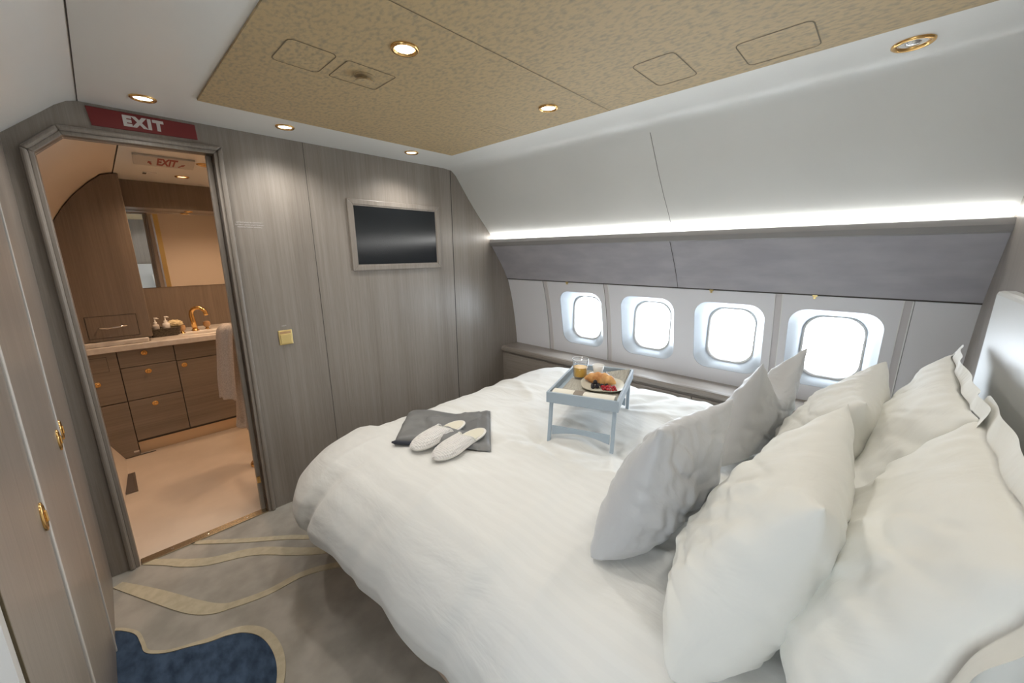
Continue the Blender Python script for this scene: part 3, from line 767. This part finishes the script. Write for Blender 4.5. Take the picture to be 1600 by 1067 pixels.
# local frame: +x = away from camera (long), +y = towards the window foot side
# tray long axis (.48,.16)->angle 18.4deg ; TA+90deg = 19.6deg
LX, LY = .50, .32
zt = .22
bm = B()
box(bm, -LX/2, -LY/2, zt-.050, -LX/2+.011, LY/2, zt); rim = obj('rim', bm, M['trayp'], tr, bev=.002)
bm = B(); box(bm, LX/2-.011, -LY/2, zt-.050, LX/2, LY/2, zt); obj('rim', bm, M['trayp'], tr, bev=.002)
bm = B(); box(bm, -LX/2+.011, -LY/2, zt-.050, LX/2-.011, -LY/2+.011, zt); obj('rim', bm, M['trayp'], tr, bev=.002)
bm = B(); box(bm, -LX/2+.011, LY/2-.011, zt-.050, LX/2-.011, LY/2, zt); obj('rim', bm, M['trayp'], tr, bev=.002)
bm = B(); box(bm, -LX/2+.010, -LY/2+.010, zt-.036, LX/2-.010, LY/2-.010, zt-.028); obj('tray_board', bm, M['trayp'], tr)
SPL = {-1: -.034, 1: .004}
for sx in (-1, 1):
    xx = sx*(LX/2-.028)
    for sy in (-1, 1):
        yy = sy*(LY/2-.018)
        bm = B(); prism(bm, [(xx-.007+SPL[sx], -.016), (xx+.007+SPL[sx], -.016), (xx+.007, zt-.030), (xx-.007, zt-.030)], 1, yy-.008, yy+.008)
        obj('leg', bm, M['trayp'], tr, bev=.002)
    bm = B(); pts = []
    n = 12
    for k in range(n+1):
        y = -LY/2+.03+(LY-.06)*k/n; pts.append((y, .018+.022*math.sin(PI*k/n)))
    pts += [(LY/2-.03, .062), (-LY/2+.03, .062)]
    prism(bm, pts, 0, xx+SPL[sx]*.78-.004, xx+SPL[sx]*.78+.004); obj('crossbar', bm, M['trayp'], tr, bev=.001)
bpy.context.view_layer.update()
TM = tr.matrix_world.copy()
def onT(x, y, z=None):
    return TM @ Vector((x, y, (zt-.028) if z is None else z))
rzT = TA+PI/2
# placemat
bm = B()
nx_, ny_ = 24, 14; g = []
for j in range(ny_+1):
    r = []
    for i in range(nx_+1):
        x = -.17+.395*i/nx_; y = -.145+.27*j/ny_
        lift = .030*max(0, (x-.12)/.1)**2*max(0, (-y-.01)/.13) if x > .12 else 0
        r.append(bm.verts.new((x-.0*lift, y, .0015+lift)))
    g.append(r)
for j in range(ny_):
    for i in range(nx_): bm.faces.new((g[j][i], g[j][i+1], g[j+1][i+1], g[j+1][i]))
o = obj('placemat', bm, M['placemat'], smooth=True); s = o.modifiers.new('s', 'SOLIDIFY'); s.thickness = .0015
o.location = onT(0, 0); o.rotation_euler = (0, 0, rzT); tag(o, 'woven taupe placemat lying on the bed tray under the plate', 'placemat')
# plate: rounded square
pc = (-.020, -.048)
bm = B(); rings = []
for s_, z_, r_ in ((.10, .004, .04), (.13, .005, .05), (.172, .010, .06), (.200, .017, .07), (.204, .019, .07), (.200, .0145, .07), (.165, .005, .06), (.12, .0, .05)):
    rings.append([bm.verts.new((x, y, z_)) for x, y in rrect(s_, s_, min(r_, s_/2-.001), 6)])
for A, D in zip(rings, rings[1:]):
    for i in range(len(A)): bm.faces.new((A[i], A[(i+1) % len(A)], D[(i+1) % len(A)], D[i]))
bm.faces.new(rings[0]); bm.faces.new(rings[-1])
o = obj('plate', bm, M['plate'], smooth=True); o.location = onT(*pc, zt-.0265); o.rotation_euler = (0, 0, rzT+.25); tag(o, 'rounded square pale plate holding the croissant and berries', 'plate')
PLZ = zt-.0225
# croissant
bm = B(); pts = []; rs = []
n = 40
for k in range(n+1):
    t_ = k/n*2-1; a = t_*.85
    pts.append((.075*math.sin(a)*1.15, .045*(math.cos(a)-1)+.0, .016+.006*(1-t_*t_)))
    seg = abs(math.sin((t_+.0)*PI*2.6)); rs.append(max(.003, .025*(1-abs(t_)**2.2)**.75*(.86+.20*seg)))
tube(bm, pts, rs, 20)
for v in bm.verts:
    v.co.z = max(.0005, v.co.z)
cr = obj('croissant', bm, M['crust'], smooth=True); cr.location = onT(pc[0]+.040, pc[1]+.016, PLZ); cr.scale = (1.22, 1.2, 1.2); cr.rotation_euler = (0, 0, rzT-PI/2-.15); tag(cr, 'golden brown croissant on the plate', 'croissant')
# berries
def berry_cluster(name, m, r, lumps, label, cat, group, spots):
    bm = B()
    if lumps:
        for k in range(26):
            ph = math.acos(1-2*(k+.5)/26); th = k*2.399963
            c = Vector((math.sin(ph)*math.cos(th), math.sin(ph)*math.sin(th), math.cos(ph)*1.15))*r*.72
            bmesh.ops.create_icosphere(bm, subdivisions=1, radius=r*.34, matrix=Matrix.Translation(c+Vector((0, 0, r))))
    else:
        bmesh.ops.create_icosphere(bm, subdivisions=2, radius=r, matrix=Matrix.Translation((0, 0, r)))
        lathe(bm, [(r*.16, r*1.95), (r*.22, r*2.08), (.0003, r*2.05)], n=6)
    first = obj(name, bm, m, smooth=True)
    for i, (x, y, z) in enumerate(spots):
        o = first if i == 0 else first.copy()
        if i: C.objects.link(o)
        o.location = onT(pc[0]+x, pc[1]+y, PLZ+z); o.rotation_euler = (0, 0, i*1.7); tag(o, label, cat, group)
# local -x is towards camera; berries in front of the croissant towards -x/-y
berry_cluster('blackberry', M['blackberry'], .0105, True, 'glossy blackberry beside the croissant on the plate', 'berry', 'blackberries on the plate',
              [(-.030, .040, 0), (-.048, .036, 0), (-.036, .018, 0), (-.018, .020, 0), (-.026, .030, .016), (-.022, -.002, 0), (-.012, -.022, 0)])
rc = []
for k in range(24):
    rc.append((-.045+.030*random.random()-.0, -.062+.075*k/24+.006*random.random(), .0 if k % 3 else .008))
rc = []
for k in range(34):
    a_ = random.random()*2*PI; q_ = random.random()**.6
    rc.append((-.040+.020*q_*math.sin(a_), -.036+.040*q_*math.cos(a_), (0 if k < 22 else .009)))
berry_cluster('redcurrant', M['redberry'], .0058, False, 'small shiny redcurrant in the heap at the front of the plate', 'berry', 'redcurrants on the plate', rc)
# napkin roll
npk = thing('napkin', 'rolled cream napkin with a brown band along the near edge of the tray', 'napkin', onT(-.203, -.002, zt-.0265), rzT)
def rollbox(bm, y0, y1, rx, rz_, n=20):
    rings = []
    for y in [y0+(y1-y0)*k/8 for k in range(9)]:
        rings.append([bm.verts.new((rx*math.copysign(abs(math.cos(2*PI*i/n))**.7, math.cos(2*PI*i/n)), y, rz_+rz_*math.copysign(abs(math.sin(2*PI*i/n))**.7, math.sin(2*PI*i/n)))) for i in range(n)])
    for A, D in zip(rings, rings[1:]):
        for i in range(n): bm.faces.new((A[i], A[(i+1) % n], D[(i+1) % n], D[i]))
    bm.faces.new(rings[0]); bm.faces.new(rings[-1]); return bm
obj('cloth', rollbox(B(), -.135, .142, .032, .0135), M['napkin'], npk, smooth=False, bev=.002)
obj('band', rollbox(B(), .002, .044, .0332, .0143), M['napband'], npk)
# glass of juice
gl = thing('juice_glass', 'clear tumbler half filled with orange juice at the far left of the tray', 'glass', onT(.070, .085, zt-.026), 0); gl.scale = (1.22, 1.22, 1.22)
bm = B(); lathe(bm, [(.0005, .0), (.026, .0), (.029, .003), (.0335, .088), (.0325, .088), (.0285, .012), (.0005, .010)], n=32); obj('tumbler', bm, M['glass'], gl, smooth=True)
bm = B(); lathe(bm, [(.0005, .0115), (.0275, .0125), (.0302, .052), (.0005, .052)], n=32); obj('juice', bm, M['juice'], gl, smooth=False)
bm = B(); lathe(bm, [(.0337, .0865), (.0345, .0875), (.0335, .0885), (.0325, .0875), (.0337, .0865)], n=32); obj('rim', bm, M['white'], gl, smooth=True)
# cup on saucer
o = obj('saucer', lathe(B(), [(.0005, .003), (.024, .003), (.050, .009), (.051, .0105), (.024, .006), (.0005, .006)], n=32), M['ceram'], smooth=True); o.location = onT(.140, .0, zt-.026); o.scale = (1.1, 1.1, 1.1); tag(o, 'small white saucer under the little cup', 'saucer')
cu = thing('cup', 'small white cup standing on the saucer behind the croissant', 'cup', onT(.138, .006, zt-.020), 0); cu.scale = (1.15, 1.15, 1.1)
bm = B(); lathe(bm, [(.0005, .0), (.016, .0), (.018, .003), (.027, .052), (.0258, .052), (.017, .006), (.0005, .005)], n=32); obj('bowl', bm, M['ceram'], cu, smooth=True)
o = obj('coffee_spoon', tube(tube(B(), [(-.04, 0, .0125), (.0, 0, .0125), (.03, 0, .013)], [.0012, .0014, .002], 8), [(.03, 0, .013), (.038, 0, .0125), (.048, 0, .013)], [.002, .007, .002], 8), M['chrome'], smooth=True)
o.location = onT(.125, -.040, zt-.020); o.rotation_euler = (0, 0, rzT+.2); tag(o, 'small steel spoon lying on the saucer beside the cup', 'spoon')

# ------------------------------------------------------------------ slippers and grey garment
def surf(x, y):
    h = top_h(min(max(x, IX0), IX1), min(y, IY1))
    d = max(IX0-x, y-IY1, 0)
    return h-prof(min(d, PL[-1]))[1]
def slipper(label, tipx, tipy, heelx, heely, lift):
    d = Vector((heelx-tipx, heely-tipy)); L = d.length; ang = math.atan2(d.y, d.x)
    z0 = surf(tipx+.03, tipy)+.012; z1 = surf(heelx, heely)+lift
    s = thing('slipper', label, 'slipper', (tipx, tipy, z0), ang, 'pair of slippers')
    s.rotation_euler = (0, -math.atan2(z1-z0, L), ang)
    def halfw(t):
        if t < .30: return .053*(max(0, 1-((.30-t)/.30)**2.4))**.5
        if t < .72: return .053-.012*math.sin((t-.30)/.42*PI/2)
        return .041*(max(0, 1-((t-.72)/.28)**2.2))**.5
    n = 30
    o1 = [(L*(1-math.cos(PI*i/n))/2, halfw((1-math.cos(PI*i/n))/2)) for i in range(n+1)]
    ol = o1+[(x, -y) for x, y in o1[-2:0:-1]]
    obj('sole', prism(B(), ol, 2, 0, .011), M['sole'], s, bev=.003)
    obj('insole', prism(B(), [((x-L/2)*.95+L/2, y*.88) for x, y in ol], 2, .011, .0132), M['insole'], s)
    nt, na, T1 = 24, 18, .50
    def pt(t, a):
        hw = halfw(t)*1.02; k = min(1, t/T1); hgt = .010+.034*math.sin(k*PI/2)**.8
        back = .16*L*math.cos(a)**2*k**3
        return (t*L+back, halfw(min(1, t+back/L))*1.02*math.cos(a) if k > .5 else hw*math.cos(a), .004+(hgt*(1-.0*k))*abs(math.sin(a))**.8)
    rows = []
    bm = B()
    for i in range(nt+1):
        t = .001+(T1-.001)*(i/nt)**1.6
        rows.append([bm.verts.new(pt(t, PI*j/na)) for j in range(na+1)])
    for A, D in zip(rows, rows[1:]):
        for j in range(na): bm.faces.new((A[j], A[j+1], D[j+1], D[j]))
    up_ = obj('upper', bm, M['slip'], s, smooth=True); so = up_.modifiers.new('s', 'SOLIDIFY'); so.thickness = .004; so.offset = 0
    obj('binding', tube(B(), [pt(T1, PI*j/na) for j in range(na+1)], .0034, 8), M['sole'], s, smooth=True)
    obj('welt', tube(B(), [(x, y*1.01, .008) for x, y in ol]+[(ol[0][0], ol[0][1], .008)], .0035, 6), M['sole'], s, smooth=True)
    return s
# waffle dots: bump on the slipper material
b = M['slip'].node_tree.nodes['Principled BSDF']; tc = nd(M['slip'], 'ShaderNodeTexCoord'); vo = nd(M['slip'], 'ShaderNodeTexVoronoi'); vo.inputs['Scale'].default_value = 120; vo.inputs['Randomness'].default_value = 0
bp = nd(M['slip'], 'ShaderNodeBump'); bp.inputs['Strength'].default_value = 1.0; bp.inputs['Distance'].default_value = .006; lk(M['slip'], tc.outputs['Object'], vo.inputs['Vector']); lk(M['slip'], vo.outputs['Distance'], bp.inputs['Height']); lk(M['slip'], bp.outputs[0], b.inputs['Normal'])
# garment
def garment():
    # folded pyjama cloth: outline in a local plan, thickness from layers
    bm = B(); N1, N2 = 40, 24; gt = []; gb = []
    A0, A1, B0, B1 = Vector((.775, 1.470)), Vector((1.02, 1.74)), Vector((1.02, 1.10)), Vector((1.285, 1.385))
    for j in range(N2+1):
        rt_, rb_ = [], []
        for i in range(N1+1):
            s, t = i/N1, j/N2
            p = (A0*(1-t)+A1*t)*(1-s)+(B0*(1-t)+B1*t)*s
            p = p+Vector((-.010*math.sin(s*PI)*t, -.075*math.sin(s*PI)**2*t))
            base = top_h(max(p.x, IX0), min(p.y, IY1))
            if p.x < IX0: base -= prof(IX0-p.x)[1]
            if p.y > IY1: base -= prof(p.y-IY1)[1]
            base += .010
            e = min(s, 1-s, t, 1-t); rise = .020*min(1, e/.04)**.5
            h = rise+.010*noise.noise(Vector((s*5, t*3, 2)))*min(1, e/.1)+.012*abs(math.sin(s*7+t*3))*math.exp(-((s-.45)/.3)**2)*min(1, e/.1)
            for (sa, ta, sb, tb, wd, am) in ((.42, .55, .86, .78, .030, -.013), (.22, .62, .40, .12, .022, -.012), (.40, .60, .62, .95, .03, .007), (.1, .5, .35, .7, .03, .006), (.5, .3, .8, .4, .03, .006)):
                vx, vy = sb-sa, tb-ta; q = max(0, min(1, ((s-sa)*vx+(t-ta)*vy)/(vx*vx+vy*vy))); dd = math.hypot(s-sa-vx*q, t-ta-vy*q); h += am*math.exp(-(dd/wd)**2)*min(1, e/.05)
            if s > .87: h -= .006
            rt_.append(bm.verts.new((p.x, p.y, base+h))); rb_.append(bm.verts.new((p.x, p.y, base-.002)))
        gt.append(rt_); gb.append(rb_)
    for G_ in (gt, gb):
        for j in range(N2):
            for i in range(N1): bm.faces.new((G_[j][i], G_[j][i+1], G_[j+1][i+1], G_[j+1][i]))
    for i in range(N1):
        bm.faces.new((gt[0][i], gt[0][i+1], gb[0][i+1], gb[0][i])); bm.faces.new((gt[-1][i], gt[-1][i+1], gb[-1][i+1], gb[-1][i]))
    for j in range(N2):
        bm.faces.new((gt[j][0], gt[j+1][0], gb[j+1][0], gb[j][0])); bm.faces.new((gt[j][-1], gt[j+1][-1], gb[j+1][-1], gb[j][-1]))
    return obj('folded_pyjamas', bm, M['garment'], smooth=False)
gm = tag(garment(), 'grey satin pyjamas folded flat on the duvet under the slippers', 'pyjamas')
for p in gm.data.polygons: p.use_smooth = True
bm = B(); pp = [(.768+.10*k/8*.55+.02*k/8, 1.475-.13*k/8) for k in range(9)]
tube(bm, [(x, y, surf(x, y)+.016) for x, y in pp], [.004]+[.010]*7+[.004], 8); obj('waist_opening', bm, M['garm_dark'], gm, smooth=True)

slipper('white waffle slipper lying further from the camera, partly on the grey pyjamas', .790, 1.345, 1.085, 1.360, .036)
slipper('white waffle slipper lying nearer the camera, overlapping the other one', .805, 1.205, 1.100, 1.232, .030)

# ------------------------------------------------------------------ bathroom
BX0, BX1, BY1, BZ = -.9, 1.35, 4.45, 2.05
struct('floor_bathroom', mkbox(BX0, YW, -.05, BX1+.05, 4.6, 0), M['bathfloor'])
bm = B(); box(bm, .175, YW+.05, BZ, BX1+.05, 4.6, BZ+.03); struct('ceiling_bathroom', bm, M['ceil'])
bm = B(); rows = []
for yy, kk in ((YW+.05, .9), (2.8, .5), (3.2, .12), (3.6, 0), (4.6, 0)):
    rows.append([bm.verts.new((.17-(.17-x)*(1+kk), yy, z+(.0 if i == 0 else .02*kk))) for i, (x, z) in enumerate([(.170, BZ+.001), (.11, 2.035), (.04, 1.975), (-.04, 1.89), (-.10, 1.81), (-.16, 1.71), (-.24, 1.52), (-.28, 1.3), (-.28, .4), (-.10, 0)])])
for A, D in zip(rows, rows[1:]):
    for i in range(len(A)-1): bm.faces.new((A[i], A[i+1], D[i+1], D[i]))
struct('wall_bathroom_left', bm, M['bathwall'], smooth=True)
struct('wall_bathroom_right', mkbox(BX1, YW+.05, 0, BX1+.05, 4.6, 2.08), M['bathwall'])
struct('wall_bathroom_back', mkbox(BX0, BY1, 0, BX1, BY1+.1, 2.1), M['wood_bath'])
# tall cabinet with curved top following the hull
tc_ = thing('tall_cabinet', 'tall brown veneer cabinet with a curved top left of the mirror', 'cabinet', (0, 4.1, .9))
bm = B(); prism(bm, [(.197, .905), (.197, 2.049), (.165, 2.045), (.11, 2.028), (.04, 1.968), (-.04, 1.883), (-.10, 1.803), (-.16, 1.703), (-.225, 1.52), (-.225, .905)], 1, 3.93, BY1)
world_child(obj('body', bm, M['wood_bath'], bev=.003), tc_)
bm = B(); rect_ring(bm, -.130, .925, .130, 1.083, .003, 3.9285, 3.931); dsh = obj('drawer_gap', bm, M['gap']); world_child(dsh, tc_)
dr = world_child(obj('drawer', mkbox(-.126, 3.927, .929, .126, 3.935, 1.079), M['wood_bath']), tc_)
bm = B(); tube(bm, [(-.07, 3.925, 1.0), (-.066, 3.905, 1.0), (-.03, 3.893, .998), (.03, 3.893, 1.002), (.068, 3.905, 1.004), (.072, 3.925, 1.004)], [.005, .006, .006, .006, .006, .005], 10); h = obj('handle', bm, M['chrome'], dr, smooth=True)
# vanity
va = thing('vanity_cabinet', 'brown veneer vanity cabinet with gold knobs under the stone worktop', 'cabinet', (.4, 4.1, 0))
world_child(obj('body', mkbox(-.24, 3.95, .10, BX1-.02, 4.44, .822), M['gap']), va)
def knob(x, z, parent):
    bm = B(); lathe(bm, [(.019, 0), (.019, -.003), (.015, -.005), (.008, -.006), (.007, -.014), (.010, -.018), (.010, -.022), (.006, -.026), (.0005, -.027)], x, 3.93, z, 20, 'y'); o = obj('knob', bm, M['gold'], parent, smooth=True); return o
def front(name, x0, z0, x1, z1, kn=None):
    d = world_child(obj(name, mkbox(x0+.0015, 3.93, z0+.0015, x1-.0015, 3.951, z1-.0015), M['wood_x'], bev=.001), va)
    if kn: knob(kn[0], kn[1], d)
    return d
front('door', -.236, .440, -.018, .822, (-.147, .60)); front('drawer', -.236, .005, -.018, .436)
front('drawer', -.016, .692, .296, .822, (.127, .785)); front('drawer', -.016, .440, .296, .690, (.128, .643)); front('drawer', -.016, .120, .296, .438, (.126, .385))
front('drawer_front', .298, .686, .86, .822); front('door', .298, .120, .86, .684, (.340, .645)); front('door', .862, .120, 1.32, .822)
bm = B(); rect_ring(bm, -.20, .682, -.071, .791, .002, 3.9292, 3.9302); world_child(obj('flap_outline', bm, M['gap']), va)
world_child(obj('toe_kick', mkbox(-.015, 3.98, .0, 1.32, 4.0, .118), M['toe']), va)
world_child(obj('nameplate', mkbox(-.05, 3.9285, .035, -.02, 3.93, .047), M['chrome']), va)
# worktop
wt = thing('worktop', 'pale stone worktop with a low lip on top of the vanity cabinet', 'worktop', (.4, 4.1, .82))
# front edge bows out slightly towards the basin
bm = B(); fr_ = [(-.25, 3.885), (.0, 3.885), (.22, 3.875), (.40, 3.855), (.60, 3.85), (.9, 3.86), (BX1-.01, 3.885)]
prism(bm, fr_+[(BX1-.01, BY1-.002), (-.25, BY1-.002)], 2, .824, .868); world_child(obj('slab', bm, M['stone'], bev=.006), wt)
world_child(obj('lip', mkbox(-.25, 3.90, .868, .17, 3.929, .903), M['stone'], bev=.008), wt)
bm = B(); lathe(bm, [(.17, .868), (.168, .872), (.150, .8715), (.148, .8695), (.0005, .8690)], .52, 4.07, 0, 40)
for v in bm.verts: v.co.y = 4.07+(v.co.y-4.07)*.72
o = world_child(obj('basin', bm, M['ceram'], smooth=True), wt)
# faucet
fa = thing('faucet', 'tall curved gold basin faucet between two wooden handles', 'faucet', (.478, 4.18, .868))
bm = B(); lathe(bm, [(.028, 0), (.028, .006), (.020, .012), (.017, .03)], n=20); obj('base', bm, M['gold'], fa, smooth=True)
bm = B(); pts = [(0, 0, .02), (-.004, 0, .08), (-.008, 0, .14)]+[(-.008+.045*(1-math.cos(a))*1.0, -.028*(1-math.cos(a)), .145+.050*math.sin(a)) for a in [PI*k/8 for k in range(1, 9)]]+[(.084, -.056, .13)]
tube(bm, pts, [.020, .018, .017]+[.016-.0002*k for k in range(8)]+[.017], 14); obj('spout', bm, M['gold'], fa, smooth=True)
for hx, hy, lb in ((-.092, -.06, 'left'), (.085, .015, 'right')):
    bm = B(); lathe(bm, [(.020, 0), (.020, .004), (.012, .008), (.011, .022)], hx, hy, 0, 16); obj('handle_stem', bm, M['gold'], fa, smooth=True)
    bm = B(); lathe(bm, [(.012, .020), (.022, .028), (.026, .045), (.024, .062), (.015, .070), (.0005, .071)], hx, hy, 0, 18); obj('handle', bm, M['oak'], fa, smooth=True)
# basket with toiletries
ba = thing('basket', 'small dark wicker basket of toiletries at the left end of the worktop', 'basket', (.282, 4.11, .868))
bm = B()
a_ = rrect(.165, .105, .02, 4); b_ = rrect(.185, .12, .02, 4); c_ = rrect(.175, .11, .02, 4)
R0 = [bm.verts.new((x, y, .0)) for x, y in a_]; R1 = [bm.verts.new((x, y, .062)) for x, y in b_]; R2 = [bm.verts.new((x, y, .062)) for x, y in c_]; R3 = [bm.verts.new((x*.95, y*.95, .006)) for x, y in a_]
for A, D in ((R0, R1), (R1, R2), (R2, R3)):
    for i in range(len(A)): bm.faces.new((A[i], A[(i+1) % len(A)], D[(i+1) % len(A)], D[i]))
bm.faces.new(R0); bm.faces.new(R3); obj('weave', bm, M['wicker'], ba)
tube_ = tube(B(), [(x, y, .063) for x, y in b_]+[(b_[0][0], b_[0][1], .063)], .004, 6); obj('rim', tube_, M['wicker'], ba)
def pump(label, x, y, h, m, r=.021):
    t = thing('pump_bottle', label, 'bottle', (x, y, .874))
    bm = B(); lathe(bm, [(.0005, 0), (r, 0), (r, h*.82), (r*.9, h*.95), (r*.5, h), (r*.5, h+.008)], n=20); obj('bottle', bm, m, t, smooth=True)
    bm = B(); lathe(bm, [(r*.5, h+.004), (r*.5, h+.016), (.0045, h+.018), (.0045, h+.040)], n=14); tube(bm, [(-.004, 0, h+.044), (.012, 0, h+.044), (.024, 0, h+.040)], [.007, .006, .003], 8); obj('pump', bm, M['white'], t, smooth=True)
M['clearb'] = mat('frosted_bottle', (.55, .52, .50), .25)
pump('clear pump bottle, left one of the two in the wicker basket', .232, 4.085, .095, M['clearb'])
pump('white pump bottle, right one of the two in the wicker basket', .294, 4.085, .100, M['white'], .024)
bm = B(); rollbox(bm, -.07, .0, .024, .024); o = obj('washcloth', bm, M['towel'], bev=.003); o.location = (.315, 4.15, .905); o.rotation_euler = (0, 0, PI/2); tag(o, 'rolled pale washcloth behind the pump bottles in the basket', 'washcloth')
bm = B(); bmesh.ops.create_icosphere(bm, subdivisions=4, radius=.038)
for v in bm.verts:
    nn = v.co.normalized(); v.co = Vector((nn.x*.052, nn.y*.032, nn.z*.030))*(1+.30*noise.noise(nn*6)+.12*noise.noise(nn*14))
o = obj('bath_sponge', bm, M['sponge'], smooth=True); o.location = (.345, 4.108, .955); tag(o, 'ruffled cream bath sponge lying on the right side of the basket', 'sponge')
# mirror and soffit
mr = thing('mirror', 'wide wall mirror above the vanity backsplash reflecting the bathroom panels', 'mirror', (.75, BY1, 1.23))
world_child(obj('mirror_glass', mkbox(.20, BY1-.006, 1.232, BX1-.01, BY1, 1.853), M['mirror']), mr)
struct('wall_bathroom_soffit', mkbox(.198, 4.20, 1.855, BX1, BY1, BZ-.001), M['wood_bath'])
downlight(.60, 4.33, 1.855, 'warm downlight recessed under the soffit over the mirror', R=.03, warm=True, power=BATH_W*.25)
downlight(.525, 3.793, BZ, 'warm glowing downlight in the bathroom ceiling behind the small exit placard', R=.042, warm=True, power=BATH_W*1.6)
downlight(.95, 3.25, BZ, 'warm bathroom downlight to the right, hidden behind the doorway', R=.042, warm=True, power=BATH_W*1.6)
# bathroom ceiling fittings
s2 = thing('exit_placard', 'pale placard reading EXIT in red with two arrows on the bathroom ceiling', 'sign', (.38, 3.26, BZ))
# hangs slightly inclined
bm = B(); prism(bm, [(-.150, -.152), (.125, -.165), (.155, .13), (-.128, .155)], 2, -.012, -.001); obj('plate', bm, M['signplate'], s2, bev=.001)
MW = Matrix.Translation((.01, -.01, -.0128)) @ Matrix.Rotation(-.06, 4, 'Z') @ Matrix.Rotation(PI, 4, 'X') @ Matrix.Diagonal((.29, 2.0, 1, 1))
text_obj('lettering', 'EXIT', .155, M['redink'], s2, MW, .0004, bold=.006)
for sx in (-1, 1):
    bm = B(); a0 = PI/2+sx*.0
    pts = [(0, 0), (-.03, .02), (-.03, .008), (-.065, .008), (-.065, -.008), (-.03, -.008), (-.03, -.02)]
    if sx > 0: an = -.9
    else: an = PI+.9-.0
    q = []
    for x, y in pts:
        X, Y = (x*math.cos(an)-y*math.sin(an))*.7, (x*math.sin(an)+y*math.cos(an))*1.4
        q.append((sx*.085+X*.75+.01, -.02+Y*1.5))
    prism(bm, q, 2, -.0132, -.0122); obj('arrow', bm, M['redink'], s2)
t = thing('ceiling_vent', 'small white slotted vent cover on the bathroom ceiling', 'vent', (.35, 3.77, BZ))
bm = B(); box(bm, -.035, -.035, -.006, .035, .035, -.0005); obj('cover', bm, M['white'], t, bev=.002); bm = B(); box(bm, -.035, -.03, -.0075, -.018, .03, -.006); obj('slot', bm, M['black'], t)
t = thing('air_nozzle', 'gold rimmed air nozzle in the bathroom ceiling by the door frame', 'vent', (.575, 3.21, BZ))
bm = B(); lathe(bm, [(.05, 0), (.05, -.004), (.04, -.008), (.028, -.004), (.026, .0), (.015, -.006), (.0005, -.007)], n=28); obj('rim', bm, M['gold'], t, smooth=True)
# ceiling seam in bathroom
cb = bpy.data.objects['ceiling_bathroom']
bm = B(); box(bm, .172, YW+.06, BZ-.0015, .1755, 4.2, BZ+.002); obj('panel_seam', bm, M['gap'], cb)
# floor grille and slot
t = thing('floor_grille', 'dark square floor grille with a metal border beside the bathroom wall', 'grille', (-.11, 3.47, 0))
bm = B(); box(bm, -.09, -.17, 0, .045, .16, .004); obj('border', bm, M['chrome'], t, bev=.001); bm = B(); box(bm, -.08, -.155, .004, .030, .145, .006); obj('panel', bm, mat('grille_dark', (.12, .10, .09), .5), t)
t = obj('floor_slot', mkbox(-.02, 3.935, 0, .07, 3.948, .002), M['black']); tag(t, 'thin black slot in the bathroom floor at the foot of the vanity', 'slot')
# towel stand: gold post with a ring bar, and the towel over it
ts = thing('towel_bar', 'gold towel bar on the doorway side of the bathroom carrying the towel', 'towel rail', (.60, 3.12, 0))
bm = B(); tube(bm, [(.500, 3.255, .985), (.535, 3.19, .985), (.60, 3.12, .985), (.64, 3.04, .985)], .008, 10); world_child(obj('bar', bm, M['gold'], smooth=True), ts)
bm = B(); tube(bm, [(.60, 3.12, .02), (.60, 3.12, 1.0)], .010, 10); world_child(obj('post', bm, M['gold'], smooth=True), ts)
bm = B(); lathe(bm, [(.0005, 0), (.012, .0), (.014, .02), (.008, .06), (.005, .10), (.0005, .12)], .60, 3.12, 1.0, 12); world_child(obj('finial', bm, M['gold'], smooth=True), ts)
bm = B(); lathe(bm, [(.08, 0), (.08, .012), (.03, .02), (.0005, .021)], .60, 3.12, 0.0, 24); world_child(obj('foot', bm, M['gold'], smooth=True), ts)
# towel: draped, two layers of unequal length
def towel():
    bm = B(); N1 = 40; rows = []
    lenA, lenB = .46, .72     # left/near flap, right flap
    P = []
    cx = .585
    n = 60
    for k in range(n+1):
        s = k/n
        if s < .38: t_ = s/.38; P.append((-.045-.010*math.sin(t_*3), .985-lenA*(1-t_)))
        elif s < .5:
            a = PI-(s-.38)/.12*PI; P.append((.045*math.cos(a), .985+.040*math.sin(a)))
        else: t_ = (s-.5)/.5; P.append((.050+.022*math.sin(t_*2.0), .985-lenB*t_))
    W2 = .075
    for k, (px, pz) in enumerate(P):
        r = []
        for i in range(N1+1):
            t = i/N1; yy = (t-.5)*2*W2; w_ = .010*math.sin(t*9+k*.05)+.006*noise.noise(Vector((t*4, k*.1, 0)))
            # direction of bar: from (.55,3.26) to (.64,3.04)
            ax, ay = .42, -.91
            nx2, ny2 = .91, .42
            r.append(bm.verts.new((.545+ax*yy+nx2*(px+w_)-.10*(.985-pz), 3.165+ay*yy+ny2*(px+w_), pz+.004*math.sin(t*12))))
        rows.append(r)
    for A, D in zip(rows, rows[1:]):
        for i in range(N1): bm.faces.new((A[i], A[i+1], D[i+1], D[i]))
    o = obj('towel', bm, M['towel'], smooth=True); s = o.modifiers.new('s', 'SOLIDIFY'); s.thickness = .022; s.offset = 0
    o.modifiers.new('sub', 'SUBSURF').render_levels = 1; return o
tag(towel(), 'thick beige towel hanging over the gold bar behind the door frame', 'towel')
# bathroom door leaf folded against the bulkhead (seen in the mirror)
t = thing('door_leaf', 'grey veneer door leaf folded open behind the bulkhead, seen in the mirror', 'door', (.52, YW+.06, 0))
world_child(obj('panel', mkbox(.52, YW+.056, .01, .56, YW+.30, 1.96), M['winpanel'], bev=.003), t)
world_child(obj('edge_strip', mkbox(.518, YW+.301, .01, .562, YW+.306, 1.96), M['gold_sat'], bev=.001), t)
